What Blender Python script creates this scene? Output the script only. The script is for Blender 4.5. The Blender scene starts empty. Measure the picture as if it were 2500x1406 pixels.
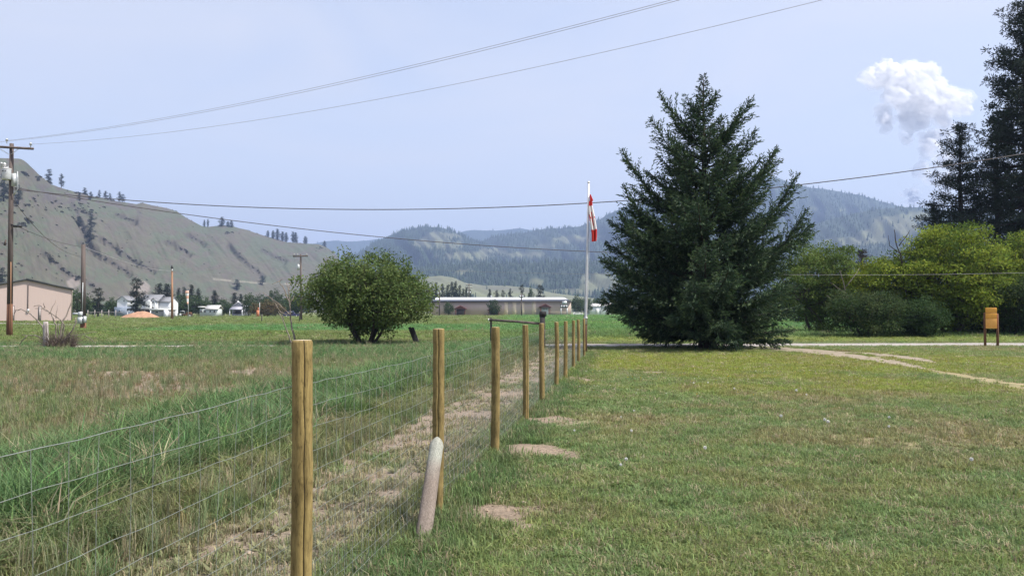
import bpy, math
import numpy as np
from mathutils import Vector

# ------------------------------------------------------------------ camera
F_PX, CX, CY, HOR, CAM_H = 1962.0, 1250.0, 703.0, 760.0, 1.75
PITCH = math.atan((HOR - CY) / F_PX)
scene = bpy.context.scene
cam_d = bpy.data.cameras.new('camera')
cam_d.sensor_width = 36.0
cam_d.lens = F_PX / 2500.0 * 36.0
cam_d.clip_start = 0.1
cam_d.clip_end = 60000.0
cam = bpy.data.objects.new('camera', cam_d)
scene.collection.objects.link(cam)
cam.location = (0, 0, CAM_H)
cam.rotation_euler = (math.radians(90) + PITCH, 0, 0)
scene.camera = cam

# ------------------------------------------------------------------ world, sun, exposure
SUN_EL, SUN_AZ = math.radians(57), math.radians(-16)      # azimuth measured from +x towards +y
sun_dir = Vector((math.cos(SUN_EL) * math.cos(SUN_AZ), math.cos(SUN_EL) * math.sin(SUN_AZ), math.sin(SUN_EL)))
world = bpy.data.worlds.new('World')
scene.world = world
world.use_nodes = True
wn = world.node_tree
wn.nodes.clear()
w_out = wn.nodes.new('ShaderNodeOutputWorld')
w_bg = wn.nodes.new('ShaderNodeBackground')
w_sky = wn.nodes.new('ShaderNodeTexSky')
w_sky.sky_type = 'NISHITA'
w_sky.sun_disc = False
w_sky.sun_elevation = SUN_EL
w_sky.sun_rotation = math.pi / 2 - SUN_AZ
w_sky.altitude = 500
w_sky.air_density = 1.2
w_sky.dust_density = 4.0
w_sky.ozone_density = 1.5
w_bg.inputs['Strength'].default_value = 0.115
w_tint = wn.nodes.new('ShaderNodeMix'); w_tint.data_type = 'RGBA'; w_tint.blend_type = 'MULTIPLY'
w_tint.inputs['Factor'].default_value = 1.0; w_tint.inputs[7].default_value = (1.06, 0.985, 1.0, 1)      # smoky, slightly lavender air
wn.links.new(w_sky.outputs[0], w_tint.inputs[6])
w_tc = wn.nodes.new('ShaderNodeTexCoord'); w_mp = wn.nodes.new('ShaderNodeMapping'); w_mp.inputs['Scale'].default_value = (1.0, 1.0, 3.2)
w_nz = wn.nodes.new('ShaderNodeTexNoise'); w_nz.inputs['Scale'].default_value = 2.6; w_nz.inputs['Detail'].default_value = 4; w_nz.inputs['Distortion'].default_value = .6
w_mr = wn.nodes.new('ShaderNodeMapRange'); w_mr.inputs['From Min'].default_value = .38; w_mr.inputs['From Max'].default_value = .75; w_mr.inputs['To Min'].default_value = .50; w_mr.inputs['To Max'].default_value = .85
w_veil = wn.nodes.new('ShaderNodeMix'); w_veil.data_type = 'RGBA'; w_veil.inputs[7].default_value = (3.62, 3.66, 3.98, 1)   # thin high cloud all over the sky
wn.links.new(w_tc.outputs['Generated'], w_mp.inputs[0]); wn.links.new(w_mp.outputs[0], w_nz.inputs['Vector']); wn.links.new(w_nz.outputs['Fac'], w_mr.inputs['Value'])
wn.links.new(w_mr.outputs[0], w_veil.inputs['Factor']); wn.links.new(w_tint.outputs[2], w_veil.inputs[6])
wn.links.new(w_veil.outputs[2], w_bg.inputs['Color'])
wn.links.new(w_bg.outputs[0], w_out.inputs['Surface'])
sun_d = bpy.data.lights.new('sun', 'SUN')
sun_d.energy = 3.8
sun_d.angle = math.radians(0.6)
sun_d.color = (1.0, 0.955, 0.88)
sun = bpy.data.objects.new('sun', sun_d)
scene.collection.objects.link(sun)
sun.rotation_euler = (-sun_dir).to_track_quat('-Z', 'Y').to_euler()
vs = scene.view_settings
vs.view_transform = 'Standard'
vs.look = 'None'
vs.exposure = 1.08
vs.gamma = 1.0
vs.use_curve_mapping = False
scene.cycles.use_denoising = True
scene.cycles.max_bounces = 6
scene.cycles.diffuse_bounces = 3
scene.cycles.transparent_max_bounces = 24
scene.cycles.volume_bounces = 0
HAZE_DENSITY = 1.5e-4

# ------------------------------------------------------------------ pixel to place
_c, _s = math.cos(PITCH), math.sin(PITCH)
def ray(px, py):
    dx = (np.asarray(px, float) - CX) / F_PX
    dy = (CY - np.asarray(py, float)) / F_PX
    return dx, _c - dy * _s, _s + dy * _c
def P(px, py, Y):                      # point on that ray at depth Y
    x, y, z = ray(px, py)
    k = Y / y
    return np.array([x * k, Y + 0 * x, CAM_H + z * k]).T
def G(px, py, z0=0.0):                 # point where that ray meets the ground
    x, y, z = ray(px, py)
    k = (z0 - CAM_H) / z
    return np.array([x * k, y * k, z0 + 0 * k]).T
def GX(px, Y):                         # ground point on column px at depth Y
    return np.array([(px - CX) / F_PX * Y, Y, 0.0])
def ZP(py, Y):                         # height of row py at depth Y
    return CAM_H + (HOR - py) / F_PX * Y
def project(V):
    V = np.asarray(V, float)
    dz = V[:, 2] - CAM_H
    f = V[:, 1] * _c + dz * _s
    u = -V[:, 1] * _s + dz * _c
    return CX + F_PX * V[:, 0] / f, CY - F_PX * u / f

# ------------------------------------------------------------------ noise
def _hash(ix, iy, seed):
    h = (ix.astype(np.int64) * 374761393 + iy.astype(np.int64) * 668265263 + seed * 1442695041) & 0x7fffffff
    h = ((h ^ (h >> 13)) * 1274126177) & 0x7fffffff
    return ((h ^ (h >> 16)) & 0xffff) / 65535.0
def vnoise(x, y, seed=0):
    x = np.asarray(x, float); y = np.asarray(y, float)
    ix, iy = np.floor(x), np.floor(y)
    fx, fy = x - ix, y - iy
    fx = fx * fx * (3 - 2 * fx); fy = fy * fy * (3 - 2 * fy)
    a = _hash(ix, iy, seed); b = _hash(ix + 1, iy, seed)
    c = _hash(ix, iy + 1, seed); d = _hash(ix + 1, iy + 1, seed)
    return (a * (1 - fx) + b * fx) * (1 - fy) + (c * (1 - fx) + d * fx) * fy
def fbm(x, y, seed=0, o=4, gain=0.5):
    t = 0; a = 1.0; s = 0
    for i in range(o):
        t = t + a * vnoise(x * 2 ** i + 17.3 * i, y * 2 ** i + 5.1 * i, seed + i * 7)
        s += a; a *= gain
    return t / s
def smooth(a, b, x):
    t = np.clip((x - a) / (b - a), 0, 1)
    return t * t * (3 - 2 * t)
def mix(a, b, t):
    t = np.asarray(t)[..., None]
    return np.asarray(a) * (1 - t) + np.asarray(b) * t
def unit(v):
    return v / np.maximum(np.linalg.norm(v, axis=-1, keepdims=True), 1e-9)
def interp_px(pts, x):
    p = np.array(pts, float)
    return np.interp(x, p[:, 0], p[:, 1])

# ------------------------------------------------------------------ mesh helpers
COL = scene.collection
def mk_mesh(name, V, faces, mats=(), midx=None, col=None, smooth_=False):
    V = np.asarray(V, np.float32)
    me = bpy.data.meshes.new(name)
    faces = [np.asarray(f, np.int32) for f in faces if len(f)]
    nl = sum(f.size for f in faces); nf = sum(len(f) for f in faces)
    me.vertices.add(len(V)); me.vertices.foreach_set('co', V.ravel())
    me.loops.add(nl)
    me.loops.foreach_set('vertex_index', np.concatenate([f.ravel() for f in faces]))
    me.polygons.add(nf)
    sizes = np.concatenate([np.full(len(f), f.shape[1], np.int32) for f in faces])
    starts = np.concatenate([[0], np.cumsum(sizes)[:-1]]).astype(np.int32)
    me.polygons.foreach_set('loop_start', starts)
    me.polygons.foreach_set('loop_total', sizes)
    for m in mats:
        me.materials.append(m)
    if midx is not None:
        me.polygons.foreach_set('material_index', np.asarray(midx, np.int32))
    if smooth_:
        me.polygons.foreach_set('use_smooth', np.ones(nf, bool))
    if col is not None:
        a = me.attributes.new('col', 'FLOAT_COLOR', 'POINT')
        c = np.ones((len(V), 4), np.float32); c[:, :3] = col
        a.data.foreach_set('color', c.ravel())
    me.update(calc_edges=True)
    return me
def obj(name, me, parent=None, loc=None, rot=None, scale=None):
    o = bpy.data.objects.new(name, me)
    COL.objects.link(o)
    if parent is not None: o.parent = parent
    if loc is not None: o.location = [float(v) for v in loc]
    if rot is not None: o.rotation_euler = rot
    if scale is not None: o.scale = scale if hasattr(scale, '__len__') else (scale,) * 3
    return o
def tag(o, label=None, cat=None, group=None, kind=None):
    if label: o['label'] = label
    if cat: o['category'] = cat
    if group: o['group'] = group
    if kind: o['kind'] = kind
    return o
def thing(name, label, cat, loc=(0, 0, 0), rotz=0.0, group=None, scale=None):
    o = obj(name, None, loc=loc, rot=(0, 0, rotz), scale=scale)
    o.empty_display_size = 0.2
    return tag(o, label, cat, group)

class MB:                              # collects pieces of ONE part
    def __init__(s): s.V = []; s.F = {3: [], 4: []}; s.M = {3: [], 4: []}; s.n = 0; s.C = []
    def add(s, V, F, m=0, col=None):
        V = np.asarray(V, float); F = np.asarray(F, int)
        s.V.append(V); k = F.shape[1]
        s.F[k].append(F + s.n); s.M[k].append(np.full(len(F), m)); s.n += len(V)
        s.C.append(np.ones((len(V), 3)) * (col if col is not None else 1.0))
        return s
    def box(s, x0, x1, y0, y1, z0, z1, m=0, R=None, t=None):
        V = np.array([[x, y, z] for z in (z0, z1) for y in (y0, y1) for x in (x0, x1)], float)
        if R is not None: V = V @ np.array(R).T
        if t is not None: V = V + np.array(t)
        F = [[0, 2, 3, 1], [4, 5, 7, 6], [0, 1, 5, 4], [2, 6, 7, 3], [0, 4, 6, 2], [1, 3, 7, 5]]
        return s.add(V, F, m)
    def tube(s, pts, rad, n=6, m=0, caps=True):
        V, F, T = tube(pts, rad, n, caps)
        off = s.n
        s.add(V, F, m)
        if len(T):
            s.F[3].append(T + off); s.M[3].append(np.full(len(T), m))
        return s
    def mesh(s, name, mats, smooth_=False, col=False):
        fs, ms = [], []
        for k in (4, 3):
            if s.F[k]: fs.append(np.concatenate(s.F[k])); ms.append(np.concatenate(s.M[k]))
        return mk_mesh(name, np.concatenate(s.V), fs, mats, np.concatenate(ms), np.concatenate(s.C) if col else None, smooth_)
    def build(s, name, mats, parent=None, smooth_=False, col=False, **k):
        if not isinstance(mats, (list, tuple)): mats = [mats]
        return obj(name, s.mesh(name, mats, smooth_, col), parent, **k)

def tube(pts, rad, n=6, caps=True):
    pts = np.asarray(pts, float); k = len(pts)
    rad = np.broadcast_to(np.asarray(rad, float), (k,))
    T = unit(np.gradient(pts, axis=0))
    ref = np.array([0, 0, 1.0]) if abs(T[:, 2]).mean() < 0.8 else np.array([1.0, 0, 0])
    A = unit(np.cross(T, ref)); B = np.cross(T, A)
    th = np.arange(n) / n * 2 * np.pi
    V = pts[:, None] + rad[:, None, None] * (np.cos(th)[None, :, None] * A[:, None] + np.sin(th)[None, :, None] * B[:, None])
    V = V.reshape(-1, 3)
    i = np.arange(k - 1)[:, None] * n; j = np.arange(n)[None]; j2 = (j + 1) % n
    F = np.stack([i + j, i + j2, i + n + j2, i + n + j], -1).reshape(-1, 4)
    tris = []
    if caps:
        V = np.concatenate([V, pts[:1], pts[-1:]])
        c0, c1 = k * n, k * n + 1
        for q in range(n):
            tris.append([c0, (q + 1) % n, q]); tris.append([c1, (k - 1) * n + q, (k - 1) * n + (q + 1) % n])
    return V, F, np.array(tris, int).reshape(-1, 3)

def curve3(a, b, c, n=8):              # quadratic bezier
    t = np.linspace(0, 1, n)[:, None]
    return (1 - t) ** 2 * np.array(a) + 2 * t * (1 - t) * np.array(b) + t * t * np.array(c)

def leaves(Pn, D, S, L, W, fold=0.0):  # one rhombic blade per row
    L = np.asarray(L)[:, None]; W = np.asarray(W)[:, None]
    N = np.cross(D, S)
    mid = Pn + D * L * 0.5
    V = np.stack([Pn, mid + S * W * 0.5 + N * W * fold, Pn + D * L, mid - S * W * 0.5 + N * W * fold], 1).reshape(-1, 3)
    F = np.arange(len(Pn) * 4).reshape(-1, 4)
    return V, F
def rand_unit(r, n):
    return unit(r.normal(size=(n, 3)))
def perp(r, D):
    return unit(np.cross(D, rand_unit(r, len(D))))

# ------------------------------------------------------------------ materials
def _mat(name):
    m = bpy.data.materials.new(name); m.use_nodes = True
    nt = m.node_tree; nt.nodes.clear()
    return m, nt, nt.nodes, nt.links
def solid(name, c1, c2=None, scale=8.0, rough=0.8, bump=0.0, stretch=(1, 1, 1), metal=0.0, detail=4, gen='Object', spec=0.3):
    m, nt, N, L = _mat(name)
    out = N.new('ShaderNodeOutputMaterial'); b = N.new('ShaderNodeBsdfPrincipled')
    b.inputs['Roughness'].default_value = rough; b.inputs['Metallic'].default_value = metal
    b.inputs['Specular IOR Level'].default_value = spec
    L.new(b.outputs[0], out.inputs[0])
    c2 = c2 or tuple(v * 0.72 for v in c1)
    tc = N.new('ShaderNodeTexCoord'); mp = N.new('ShaderNodeMapping'); mp.inputs['Scale'].default_value = stretch
    nz = N.new('ShaderNodeTexNoise'); nz.inputs['Scale'].default_value = scale; nz.inputs['Detail'].default_value = detail
    nz.inputs['Roughness'].default_value = 0.62
    rp = N.new('ShaderNodeValToRGB')
    rp.color_ramp.elements[0].position = 0.32; rp.color_ramp.elements[0].color = (*c2, 1)
    rp.color_ramp.elements[1].position = 0.68; rp.color_ramp.elements[1].color = (*c1, 1)
    L.new(tc.outputs[gen], mp.inputs[0]); L.new(mp.outputs[0], nz.inputs['Vector'])
    L.new(nz.outputs['Fac'], rp.inputs[0]); L.new(rp.outputs[0], b.inputs['Base Color'])
    if bump:
        bm = N.new('ShaderNodeBump'); bm.inputs['Strength'].default_value = bump; bm.inputs['Distance'].default_value = 0.02
        L.new(nz.outputs['Fac'], bm.inputs['Height']); L.new(bm.outputs[0], b.inputs['Normal'])
    return m
def attr_mat(name, rough=0.9, noise=0.0, nscale=5.0, bump=0.0, bdist=0.05, translucent=0.0, instancer=False, vary=False, spec=0.2, stretch=None):
    """colour read from the mesh (or, for scattered tufts, from the scatter point)"""
    m, nt, N, L = _mat(name)
    out = N.new('ShaderNodeOutputMaterial'); b = N.new('ShaderNodeBsdfPrincipled')
    b.inputs['Roughness'].default_value = rough; b.inputs['Specular IOR Level'].default_value = spec
    at = N.new('ShaderNodeAttribute')
    at.attribute_name = 'tint' if instancer else 'col'
    if instancer: at.attribute_type = 'INSTANCER'
    src = at.outputs['Color']
    if instancer and vary:
        a2 = N.new('ShaderNodeAttribute'); a2.attribute_name = 'col'
        mx = N.new('ShaderNodeMix'); mx.data_type = 'RGBA'; mx.blend_type = 'MULTIPLY'; mx.inputs['Factor'].default_value = 1
        L.new(src, mx.inputs[6]); L.new(a2.outputs['Color'], mx.inputs[7]); src = mx.outputs[2]
    nz = None
    if noise or bump:
        tc = N.new('ShaderNodeTexCoord')
        nz = N.new('ShaderNodeTexNoise'); nz.inputs['Scale'].default_value = nscale; nz.inputs['Detail'].default_value = 6
        nz.inputs['Roughness'].default_value = 0.68
        if stretch:
            mp = N.new('ShaderNodeMapping'); mp.inputs['Scale'].default_value = stretch
            L.new(tc.outputs['Object'], mp.inputs[0]); L.new(mp.outputs[0], nz.inputs['Vector'])
        else:
            L.new(tc.outputs['Object'], nz.inputs['Vector'])
    if noise:
        mr = N.new('ShaderNodeMapRange'); mr.inputs['From Min'].default_value = 0.3; mr.inputs['From Max'].default_value = 0.7
        mr.inputs['To Min'].default_value = 1 - noise; mr.inputs['To Max'].default_value = 1 + noise
        L.new(nz.outputs['Fac'], mr.inputs['Value'])
        mx = N.new('ShaderNodeMix'); mx.data_type = 'RGBA'; mx.blend_type = 'MULTIPLY'; mx.inputs['Factor'].default_value = 1
        L.new(src, mx.inputs[6]); L.new(mr.outputs[0], mx.inputs[7]); src = mx.outputs[2]
    L.new(src, b.inputs['Base Color'])
    if bump:
        bm = N.new('ShaderNodeBump'); bm.inputs['Strength'].default_value = bump; bm.inputs['Distance'].default_value = bdist
        L.new(nz.outputs['Fac'], bm.inputs['Height']); L.new(bm.outputs[0], b.inputs['Normal'])
    if translucent:
        tr = N.new('ShaderNodeBsdfTranslucent'); ms = N.new('ShaderNodeMixShader'); ms.inputs[0].default_value = translucent
        L.new(src, tr.inputs['Color']); L.new(b.outputs[0], ms.inputs[1]); L.new(tr.outputs[0], ms.inputs[2])
        L.new(ms.outputs[0], out.inputs[0])
    else:
        L.new(b.outputs[0], out.inputs[0])
    return m

M = {}
M['ground'] = attr_mat('ground_soil', noise=0.42, nscale=22.0, bump=0.8, bdist=0.03)
M['hill'] = attr_mat('hillside', noise=0.20, nscale=0.09, bump=0.5, bdist=2.0)
M['leaf'] = attr_mat('leaf', rough=0.75, translucent=0.38, spec=0.08)
M['needle'] = attr_mat('needle', rough=0.65, translucent=0.16, spec=0.2)
M['blade'] = attr_mat('grass_blade', rough=0.65, translucent=0.36, instancer=True, vary=True, spec=0.2)
M['forest'] = attr_mat('forest_needle', rough=0.85, instancer=True, vary=True, spec=0.1)
M['bark'] = solid('bark', (0.10, 0.08, 0.06), (0.045, 0.036, 0.03), 14, 0.95, 0.6, (1, 1, 0.25))
M['bark_dark'] = solid('bark_dark', (0.06, 0.05, 0.042), (0.025, 0.02, 0.018), 14, 0.95, 0.6, (1, 1, 0.25))
M['dead_wood'] = solid('dead_wood', (0.27, 0.235, 0.20), (0.11, 0.09, 0.075), 10, 0.9, 0.3, (1, 1, 0.3))
M['twig'] = solid('twig', (0.16, 0.12, 0.10), (0.07, 0.055, 0.05), 10, 0.95)
def wood_mat(name, c_hi, c_mid, c_lo, dark):
    m, nt, N, L = _mat(name)
    out = N.new('ShaderNodeOutputMaterial'); b = N.new('ShaderNodeBsdfPrincipled'); b.inputs['Roughness'].default_value = .85; b.inputs['Specular IOR Level'].default_value = .15
    L.new(b.outputs[0], out.inputs[0])
    tc = N.new('ShaderNodeTexCoord')
    def nz(scale, st, det):
        mp = N.new('ShaderNodeMapping'); mp.inputs['Scale'].default_value = st; t = N.new('ShaderNodeTexNoise')
        t.inputs['Scale'].default_value = scale; t.inputs['Detail'].default_value = det; t.inputs['Roughness'].default_value = .7
        oi = N.new('ShaderNodeObjectInfo'); ad = N.new('ShaderNodeVectorMath'); ad.operation = 'ADD'
        L.new(tc.outputs['Object'], mp.inputs[0]); L.new(mp.outputs[0], ad.inputs[0]); L.new(oi.outputs['Random'], ad.inputs[1]); L.new(ad.outputs[0], t.inputs['Vector'])
        return t.outputs['Fac']
    streak = nz(80, (1, 1, .09), 6); blot = nz(7, (1, 1, .5), 4); fleck = nz(70, (1, 1, .35), 3)
    r1 = N.new('ShaderNodeValToRGB'); e = r1.color_ramp.elements
    e[0].position = .33; e[0].color = (*c_lo, 1); e[1].position = .66; e[1].color = (*c_hi, 1); q = e.new(.5); q.color = (*c_mid, 1)
    L.new(streak, r1.inputs[0])
    def mul(col, fac, lo, hi, p0, p1):
        mr = N.new('ShaderNodeMapRange'); mr.inputs['From Min'].default_value = p0; mr.inputs['From Max'].default_value = p1; mr.inputs['To Min'].default_value = lo; mr.inputs['To Max'].default_value = hi
        L.new(fac, mr.inputs['Value']); mx = N.new('ShaderNodeMix'); mx.data_type = 'RGBA'; mx.blend_type = 'MULTIPLY'; mx.inputs['Factor'].default_value = 1
        L.new(col, mx.inputs[6]); L.new(mr.outputs[0], mx.inputs[7]); return mx.outputs[2]
    col = mul(r1.outputs[0], blot, .62, 1.3, .3, .7); col = mul(col, fleck, dark, 1.08, .30, .46)
    L.new(col, b.inputs['Base Color'])
    bm = N.new('ShaderNodeBump'); bm.inputs['Strength'].default_value = .6; bm.inputs['Distance'].default_value = .006
    L.new(streak, bm.inputs['Height']); L.new(bm.outputs[0], b.inputs['Normal'])
    return m
M['post'] = wood_mat('treated_wood', (0.250, 0.190, 0.078), (0.205, 0.152, 0.060), (0.140, 0.102, 0.042), .6)
M['post_end'] = solid('end_grain', (0.52, 0.44, 0.33), (0.36, 0.28, 0.18), 60, 0.85)
M['crack'] = solid('wood_crack', (0.03, 0.02, 0.014), None, 10, 0.95)
M['grey_wood'] = solid('weathered_wood', (0.42, 0.39, 0.37), (0.22, 0.19, 0.175), 18, 0.9, 0.5, (1, 1, 0.12))
M['black_wood'] = solid('charred_wood', (0.045, 0.042, 0.045), (0.02, 0.018, 0.018), 16, 0.9, 0.5, (1, 1, 0.15))
M['pole'] = solid('pole_wood', (0.13, 0.105, 0.095), (0.06, 0.048, 0.044), 6, 0.9, 0.4, (1, 1, 0.08))
M['pole_red'] = solid('pole_butt', (0.19, 0.088, 0.05), (0.10, 0.05, 0.03), 6, 0.9, 0.4, (1, 1, 0.08))
M['pole_tan'] = solid('pole_new', (0.34, 0.20, 0.12), (0.2, 0.11, 0.065), 6, 0.9, 0.4, (1, 1, 0.08))
M['wire'] = solid('galvanised_wire', (0.26, 0.28, 0.26), (0.18, 0.20, 0.18), 30, 0.45, metal=0.35)
M['stay'] = solid('mesh_wire', (0.36, 0.38, 0.36), (0.22, 0.24, 0.22), 30, 0.5, metal=0.35)
M['cable'] = solid('cable', (0.10, 0.09, 0.095), (0.06, 0.055, 0.06), 5, 0.6)
M['conductor'] = solid('conductor', (0.30, 0.28, 0.29), (0.22, 0.21, 0.22), 5, 0.5)
M['metal'] = solid('grey_metal', (0.55, 0.57, 0.57), (0.40, 0.42, 0.43), 6, 0.45, metal=0.2)
M['steel'] = solid('pole_steel', (0.62, 0.62, 0.62), (0.5, 0.5, 0.51), 3, 0.4, metal=0.4)
M['white'] = solid('white_paint', (0.78, 0.78, 0.77), (0.62, 0.62, 0.62), 2, 0.6)
M['black'] = solid('black_paint', (0.02, 0.02, 0.022), None, 2, 0.5)
M['glass'] = solid('window_glass', (0.05, 0.06, 0.07), (0.03, 0.035, 0.045), 1, 0.08, spec=0.6)
M['rust'] = solid('rust', (0.19, 0.09, 0.05), (0.08, 0.045, 0.03), 12, 0.9, 0.3)
# ================================================================== zones of the ground
def fence_x(y): return -1.644 + 0.1439 * y
def road_yc(x): return 40.9 + 0.055 * x
DIRT = [(1218, 1256, .40, .36), (1298, 1104, .52, .50), (1345, 1028, .42, .50), (1405, 926, .5, .7), (1283, 1292, .14, .14),
        (1600, 910, .3, .4), (2195, 1292, .11, .06), (1250, 890, .5, .9), (1240, 965, .6, .8)]
DIRT = [(*G(a, b)[:2], rx, ry) for a, b, rx, ry in DIRT]

C_LAWN = np.array((0.195, 0.238, 0.084)); C_LAWN2 = np.array((0.158, 0.222, 0.082)); C_YEL = np.array((0.235, 0.265, 0.048))
C_DRY = np.array((0.250, 0.192, 0.118)); C_DIRT = np.array((0.215, 0.172, 0.132)); C_TALL = np.array((0.110, 0.188, 0.072))
C_CROP = np.array((0.104, 0.215, 0.072)); C_OLIVE = np.array((0.165, 0.190, 0.070)); C_THATCH = np.array((0.16, 0.140, 0.082))
C_STRAW = np.array((0.38, 0.33, 0.21))

def zone(x, y):
    """returns soil colour, grass tint, grass density 0-1, grass height (m)"""
    x = np.asarray(x, float); y = np.asarray(y, float)
    s = x - fence_x(y)
    n1 = fbm(x * .35, y * .35, 3); n2 = fbm(x * 1.3, y * 1.3, 11); n3 = fbm(x * .09, y * .09, 23); n4 = fbm(x * 4, y * 4, 31, 3)
    sh = np.ones(x.shape)
    # lawn
    dry = smooth(.50, .72, n1 * .55 + n2 * .45 + .10 * smooth(18, 7, y))
    yel = smooth(.38, .55, n3 * .5 + n1 * .5) * smooth(15, 19, y) * smooth(38, 30, y)
    tint = mix(C_LAWN2, C_LAWN, smooth(.35, .65, n2))
    tint = mix(tint, C_YEL, yel * .85)
    tint = mix(tint, C_DRY, dry * .45)
    soil = mix(mix(C_THATCH, tint, .5), C_DRY * .95, dry * .7)
    dens = 1 - .45 * dry
    hgt = (.045 + .045 * n4) * (.75 + .5 * n2)
    # verge close to the posts
    near = smooth(.55, .05, np.abs(s - .2)) * smooth(40, 30, y)
    hgt = hgt + near * .07
    tint = mix(tint, C_TALL, near * .6)
    # left of the fence
    L = smooth(-.05, -.25, s)
    bare = smooth(-2.6, -1.8, s + (n1 - .5) * 1.3) * smooth(-.28, -.5, s + (n4 - .5) * .2)
    bare = bare * smooth(.18, .46, n2 * .6 + n1 * .4)
    yelstrip = smooth(-3.5, -2.8, s + (n1 - .5)) * smooth(-1.5, -2.0, s)
    tall = smooth(-5.7, -5.0, s + (n1 - .5) * 2) * smooth(-2.5, -3.2, s + (n2 - .5) * 1.2)
    brown = smooth(-5.0, -5.8, s + (n1 - .5) * 2) * smooth(31, 27, y + (n1 - .5) * 5)
    green = smooth(27, 31, y + (n1 - .5) * 5) * smooth(-4.5, -5.5, s)
    lt = mix(C_LAWN2, C_OLIVE, smooth(.4, .6, n2))
    lh = .10 + .05 * n2; ld = np.ones(x.shape) * .9; ls = mix(C_THATCH, lt, .45)
    ls = mix(ls, C_DIRT, bare); ld = ld * (1 - .80 * bare); lh = lh * (1 - .35 * bare)
    lt = mix(lt, C_STRAW * .8, bare * .55)
    lt = mix(lt, mix(C_OLIVE, C_STRAW, .35 * smooth(.4, .7, n2)), yelstrip * .8); lh = lh + yelstrip * .08
    lt = mix(lt, C_TALL, tall); lh = lh + tall * (.20 + .22 * n1)
    patch = smooth(.42, .60, n1 * .6 + n2 * .4)
    lt = mix(lt, mix(C_LAWN2, C_DRY * (1, .92, .9), .15 + patch * .7), brown); ls = mix(ls, mix(C_DRY * .9, C_DIRT, patch), brown)
    ld = ld * (1 - brown * (.34 + .56 * patch)); lh = lh + brown * .02
    lt = mix(lt, C_TALL * 1.1, green); lh = lh + green * .05 * smooth(38, 33, y)
    tint = mix(tint, lt, L); soil = mix(soil, ls, L); dens = dens * (1 - L) + ld * L; hgt = hgt * (1 - L) + lh * L
    # beyond the driveway
    far = smooth(43.5, 46, y - .055 * x)
    left = smooth(2, -6, x + (n3 - .5) * 6 + 0 * y)          # pasture left of the bush
    cropc = mix(C_CROP, C_CROP * (1.35, 1.12, .95), smooth(.4, .65, n3 * .5 + n1 * .5))
    oliveb = smooth(78, 60, y + (n3 - .5) * 22)               # paler, weedier grass near the drive
    cropc = mix(cropc, mix(C_OLIVE, C_CROP, .45), oliveb * .8)
    pa = mix(C_OLIVE, C_OLIVE * (.9, 1.05, .85), smooth(.4, .6, n1))
    strip = smooth(66, 72, y + (n3 - .5) * 8) * smooth(112, 98, y + (n3 - .5) * 10) * smooth(-34, -26, x + .08 * y)
    pa = mix(pa, C_CROP, strip * .9)
    ft = mix(cropc, pa, left)
    # mown verge behind the drive on the right
    verge = smooth(1.5, 3.5, x) * smooth(54, 50, y - .05 * x)
    ft = mix(ft, mix(C_LAWN, C_YEL, .4), verge)
    fs = mix(ft * .8, C_DRY, .12)
    fh = (.32 + .1 * n1) * (1 - .75 * verge) * (1 - .55 * left)
    tint = mix(tint, ft, far); soil = mix(soil, fs, far); hgt = hgt * (1 - far) + fh * far; dens = dens * (1 - far) + far
    farther = smooth(380, 700, y)
    soil = mix(soil, C_OLIVE * .8, farther)
    # dug soil
    d = np.zeros(x.shape)
    for a, b, rx, ry in DIRT:
        q = np.sqrt(((x - a) / rx) ** 2 + ((y - b) / ry) ** 2) + (n4 - .5) * 1.5 + (n2 - .5) * .8
        d = np.maximum(d, smooth(1.3, .65, q))
    soil = mix(soil, C_DIRT * (1.0, .97, .93) * (.72 + .56 * n4)[..., None], d); dens = dens * (1 - .96 * d)
    sh = d
    return soil, tint, np.clip(dens, 0, 1), hgt, sh

RUTS = [([(1868, 850), (1930, 854), (2000, 860), (2100, 873), (2200, 890), (2262, 902)], [1.5, 1.2, .85, .6, .4, .15]), ([(2010, 857), (2080, 861), (2150, 866), (2220, 875), (2285, 886)], [.2, .5, .6, .6, .15]),
        ([(2250, 900), (2320, 914), (2400, 928), (2480, 942), (2620, 966)], [.05, .2, .3, .4, .4])]
def on_road(x, y):
    e = fbm(x * 1.7, y * 1.7, 61, 3)
    k = np.abs(y - road_yc(x)) < np.where(x > 1, 2.0, (.35 + 1.6 * smooth(-9, -13, x)) * (.3 + 1.0 * smooth(.32, .58, fbm(x * .35, x * 0 + 2.5, 67, 2)))) - .9 * e
    for pts, w in RUTS:
        p = np.array([G(a, b)[:2] for a, b in pts])
        for i in range(len(p) - 1):
            d = p[i + 1] - p[i]; t = np.clip(((x - p[i, 0]) * d[0] + (y - p[i, 1]) * d[1]) / (d @ d), 0, 1)
            k = k | (np.hypot(x - p[i, 0] - t * d[0], y - p[i, 1] - t * d[1]) < (w[i] * (1 - t) + w[i + 1] * t) * (.35 + 1.25 * e))
    return k

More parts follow.
